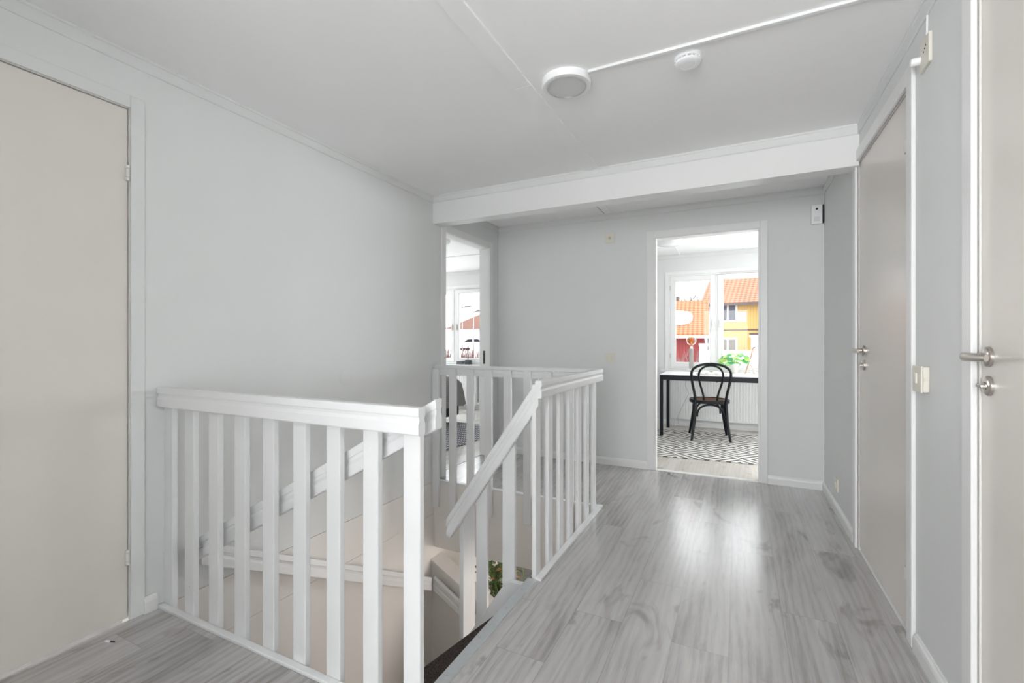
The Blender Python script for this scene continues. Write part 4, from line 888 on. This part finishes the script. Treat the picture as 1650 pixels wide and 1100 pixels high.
# white house behind
wh = thing('house', 'white gabled house with grey chimney behind the red roof', 'house', (-4.2, 36, GZ), 0)
b = BM(); box(b, -5, 1.5, 0, 6, 0, 4.6); prism(b, [(-5.0, 4.6), (1.5, 4.6), (-1.75, 6.3)], 0, 6, 'y'); obj('wall', b, WHITEH, wh)
b = BM(); prism(b, [(-1.75, 6.35), (1.9, 4.45), (1.9, 4.6), (-1.75, 6.5)], -0.3, 6.3, 'y'); prism(b, [(-1.75, 6.35), (-5.4, 4.45), (-5.4, 4.6), (-1.75, 6.5)], -0.3, 6.3, 'y'); obj('roof', b, WHITEH, wh)
b = BM(); box(b, -0.45, 0.0, 2, 2.6, 5.2, 6.55); obj('chimney', b, DTRIM, wh)
# bare trees
BARK = mat('grey_bark', (0.07, 0.06, 0.06), 0.9); TWIG = mat('red_brown_twig', (0.16, 0.07, 0.06), 0.9); WTWIG = mat('pale_bark', (0.22, 0.17, 0.16), 0.9)
def bare_tree(label, cat, name, loc, H, R0, levels, m, seed, spread=0.7, nb=(3, 4), group=None, trunk=0.35):
    r = random.Random(seed); b = BM()
    def grow(p, d, ln, rad, lev):
        q = p + d * ln; mid = (p + q) / 2 + Vector((r.uniform(-1, 1), r.uniform(-1, 1), 0)) * ln * 0.06
        tube(b, [p, mid, q], [rad, rad * 0.85, rad * 0.7], 4, cap=False)
        if lev == 0: return
        for i in range(r.randint(*nb)):
            dd = (d + Vector((r.uniform(-1, 1), r.uniform(-1, 1), r.uniform(-0.3, 0.7))) * spread).normalized()
            grow(p + d * ln * r.uniform(0.55, 1.0), dd, ln * r.uniform(0.6, 0.82), rad * 0.58, lev - 1)
    grow(Vector((0, 0, 0)), Vector((0, 0, 1)), H * trunk, R0, levels)
    o = obj(name, b, m, loc=loc); tag(o, label, cat, group); return o
labs = ['bare grey tree behind red roof, leftmost of the row', 'bare grey tree behind red roof, second from left', 'bare grey tree behind red roof, third from left', 'bare grey tree behind red roof, nearest the yellow house']
for i, (x, y) in enumerate(((-6.2, 50), (-6.0, 62), (-3.9, 50), (-3.6, 62))):
    bare_tree(labs[i], 'tree', 'bare_tree', (x, y, GZ), 9.3 + (i % 2) * 1.5, 0.13, 5, BARK, 20 + i, 0.7, (3, 3), 'bare trees on the skyline')
bare_tree('small pale bare tree before the red house wall', 'tree', 'bare_tree', (-1.66, 16.3, GZ), 4.0, 0.06, 4, WTWIG, 5, 0.8)
bare_tree('reddish leafless shrub below the small pale tree', 'shrub', 'bare_shrub', (-1.42, 15.6, GZ), 3.7, 0.022, 5, TWIG, 9, 0.9, (3, 4), trunk=0.28)
# white fence pieces by the red house
b = BM(); box(b, -1.05, -0.84, 14.9, 15.1, GZ, 0.98); box(b, -1.07, -0.82, 14.88, 15.12, 0.98, 1.06); box(b, -0.97, -0.92, 14.885, 14.90, 0.90, 0.93); tag(obj('gate_post', b, WHITEH), 'broad white gate post between the red and yellow houses', 'post')
b = BM()
for i in range(8): box(b, -1.03, 0.6, 14.4, 14.45, GZ + 0.10 + i * 0.335, GZ + 0.42 + i * 0.335)
for x in (-1.03, -0.2, 0.5): box(b, x, x + 0.08, 14.45, 14.53, GZ, 0.80)
tag(obj('board_fence', b, WHITEH), 'low white board fence before the red house', 'fence')

# view from the bedroom window
hh = thing('house', 'white house with brown-red hipped roof seen from the bedroom', 'house', (-24.2, 41.5, GZ), math.radians(4))
b = BM(); box(b, -3.2, 7, 0, 9, 0, 4.45); obj('wall', b, WHITEH, hh)
b = BM(); e_ = [(-3.9, -0.6), (7.6, -0.6), (7.6, 9.6), (-3.9, 9.6)]; z0, z1 = 4.35, 7.3
A = [b.verts.new((x, y, z0)) for x, y in e_]; T1 = b.verts.new((1.2, 4.5, z1)); T2 = b.verts.new((4.6, 4.5, z1))
b.faces.new((A[0], A[1], T2, T1)); b.faces.new((A[1], A[2], T2)); b.faces.new((A[2], A[3], T1, T2)); b.faces.new((A[3], A[0], T1)); b.faces.new(A[::-1])
obj('roof', b, tiles('brown_clay_tiles', (0.10, 0.05, 0.04), (0.20, 0.105, 0.08), (0.24, 0.14, 0.11), 0.3, 0.15), hh)
hwin(hh, 0.5, 2.4, 1.6, 0.9); hwin(hh, 4.2, 2.4, 1.2, 0.9)
def lamp_post(label, x, y, h, side):
    t_ = thing('street_lamp', label, 'street lamp', (x, y, GZ))
    b = BM(); tube(b, [(0, 0, 0), (0, 0, h)], [0.045, 0.03], 10); obj('pole', b, mat('galvanised_grey', (0.42, 0.40, 0.40), 0.6), t_, smooth=True)
    b = BM(); tube(b, [(0, 0, h), (0.25 * side, 0, h + 0.06)], 0.03, 8); box(b, min(0.2 * side, 0.6 * side), max(0.2 * side, 0.6 * side), -0.06, 0.06, h + 0.02, h + 0.09); obj('lamp_head', b, BARK, t_)
lamp_post('street lamp left of the hipped roof, the taller', -15.6, 24.6, 5.15, 1); lamp_post('street lamp standing before the hipped roof', -14.0, 23.3, 4.75, 1)
# car
car = thing('car', 'small white car parked beyond the bedroom window', 'car', (-21.2, 35.5, 0.30), math.radians(8))
car.scale = (0.75, 0.75, 0.75)
b = BM(); prism(b, [(-2.0, 0.3), (-2.05, 0.75), (-1.7, 0.95), (-1.15, 1.0), (-0.6, 1.42), (0.75, 1.45), (1.45, 1.05), (1.95, 0.98), (2.05, 0.6), (2.0, 0.3)], -0.8, 0.8, 'y'); obj('body', b, mat('white_car_paint', (0.8, 0.81, 0.83), 0.25), car, bevel=0.05)
b = BM(); prism(b, [(-1.05, 1.02), (-0.58, 1.36), (0.02, 1.38), (0.02, 1.02)], -0.815, 0.815, 'y'); prism(b, [(0.1, 1.02), (0.1, 1.38), (0.72, 1.38), (1.25, 1.04)], -0.815, 0.815, 'y'); obj('side_window', b, BLACK, car)
for x in (-1.25, 1.25):
    for y in (-0.78, 0.60):
        b = BM(); lathe(b, [(0, 0), (0.18, 0.0), (0.30, 0.02), (0.31, 0.16), (0.2, 0.18), (0, 0.18)], (x, y, 0.31), 24, 'y'); obj('wheel', b, BLACK, car, smooth=True)
b = BM(); box(b, -30, -14, 33.5, 38.5, GZ, 0.30); struct('ground_bank', b, GRD, 'raised pale road bank beneath the parked car', 'ground')
# hedge twigs + picket fence
b = BM(); r = random.Random(4)
for i in range(1300):
    x = r.uniform(-10.9, -8.1); y = 15.2 + r.uniform(-0.35, 0.35); z = GZ + r.uniform(0.6, 2.25)
    tube(b, [(x, y, z), (x + r.uniform(-.12, .12), y + r.uniform(-.1, .1), z + r.uniform(0.3, 0.75))], [0.012, 0.004], 3, cap=False)
o = obj('hedge', b, TWIG); tag(o, 'leafless red-brown hedge below the bedroom window view', 'hedge')
pf = thing('picket_fence', 'white picket fence in front of the bare hedge', 'fence', (-10, 14.0, GZ))
b = BM()
for i in range(40): box(b, -3.0 + i * 0.155, -2.93 + i * 0.155, -0.02, 0.0, 0.1, 2.40)
obj('picket', b, WHITEH, pf)['kind'] = 'stuff'
b = BM(); box(b, -3.0, 3.2, 0.001, 0.04, 0.4, 0.5); box(b, -3.0, 3.2, 0.001, 0.04, 2.0, 2.1); obj('rail', b, WHITEH, pf)
ws = thing('house', 'white house gable at left edge of the bedroom window view', 'house', (-23.7, 27.0, GZ), 0)
b = BM(); prism(b, [(-5, 0), (0.4, 0), (0.4, 3.6), (-2.3, 5.2), (-5, 3.6)], 0, 6, 'y'); obj('wall', b, WHITEH, ws)
b = BM(); prism(b, [(-2.3, 5.25), (0.8, 3.4), (0.8, 3.52), (-2.3, 5.4)], -0.3, 6.2, 'y'); prism(b, [(-2.3, 5.25), (-5.4, 3.4), (-5.4, 3.52), (-2.3, 5.4)], -0.3, 6.2, 'y'); obj('roof', b, mat('grey_roof', (0.35, 0.36, 0.38), 0.7), ws)

for o in bpy.data.objects:
    if 'abs' in o: del o['abs']
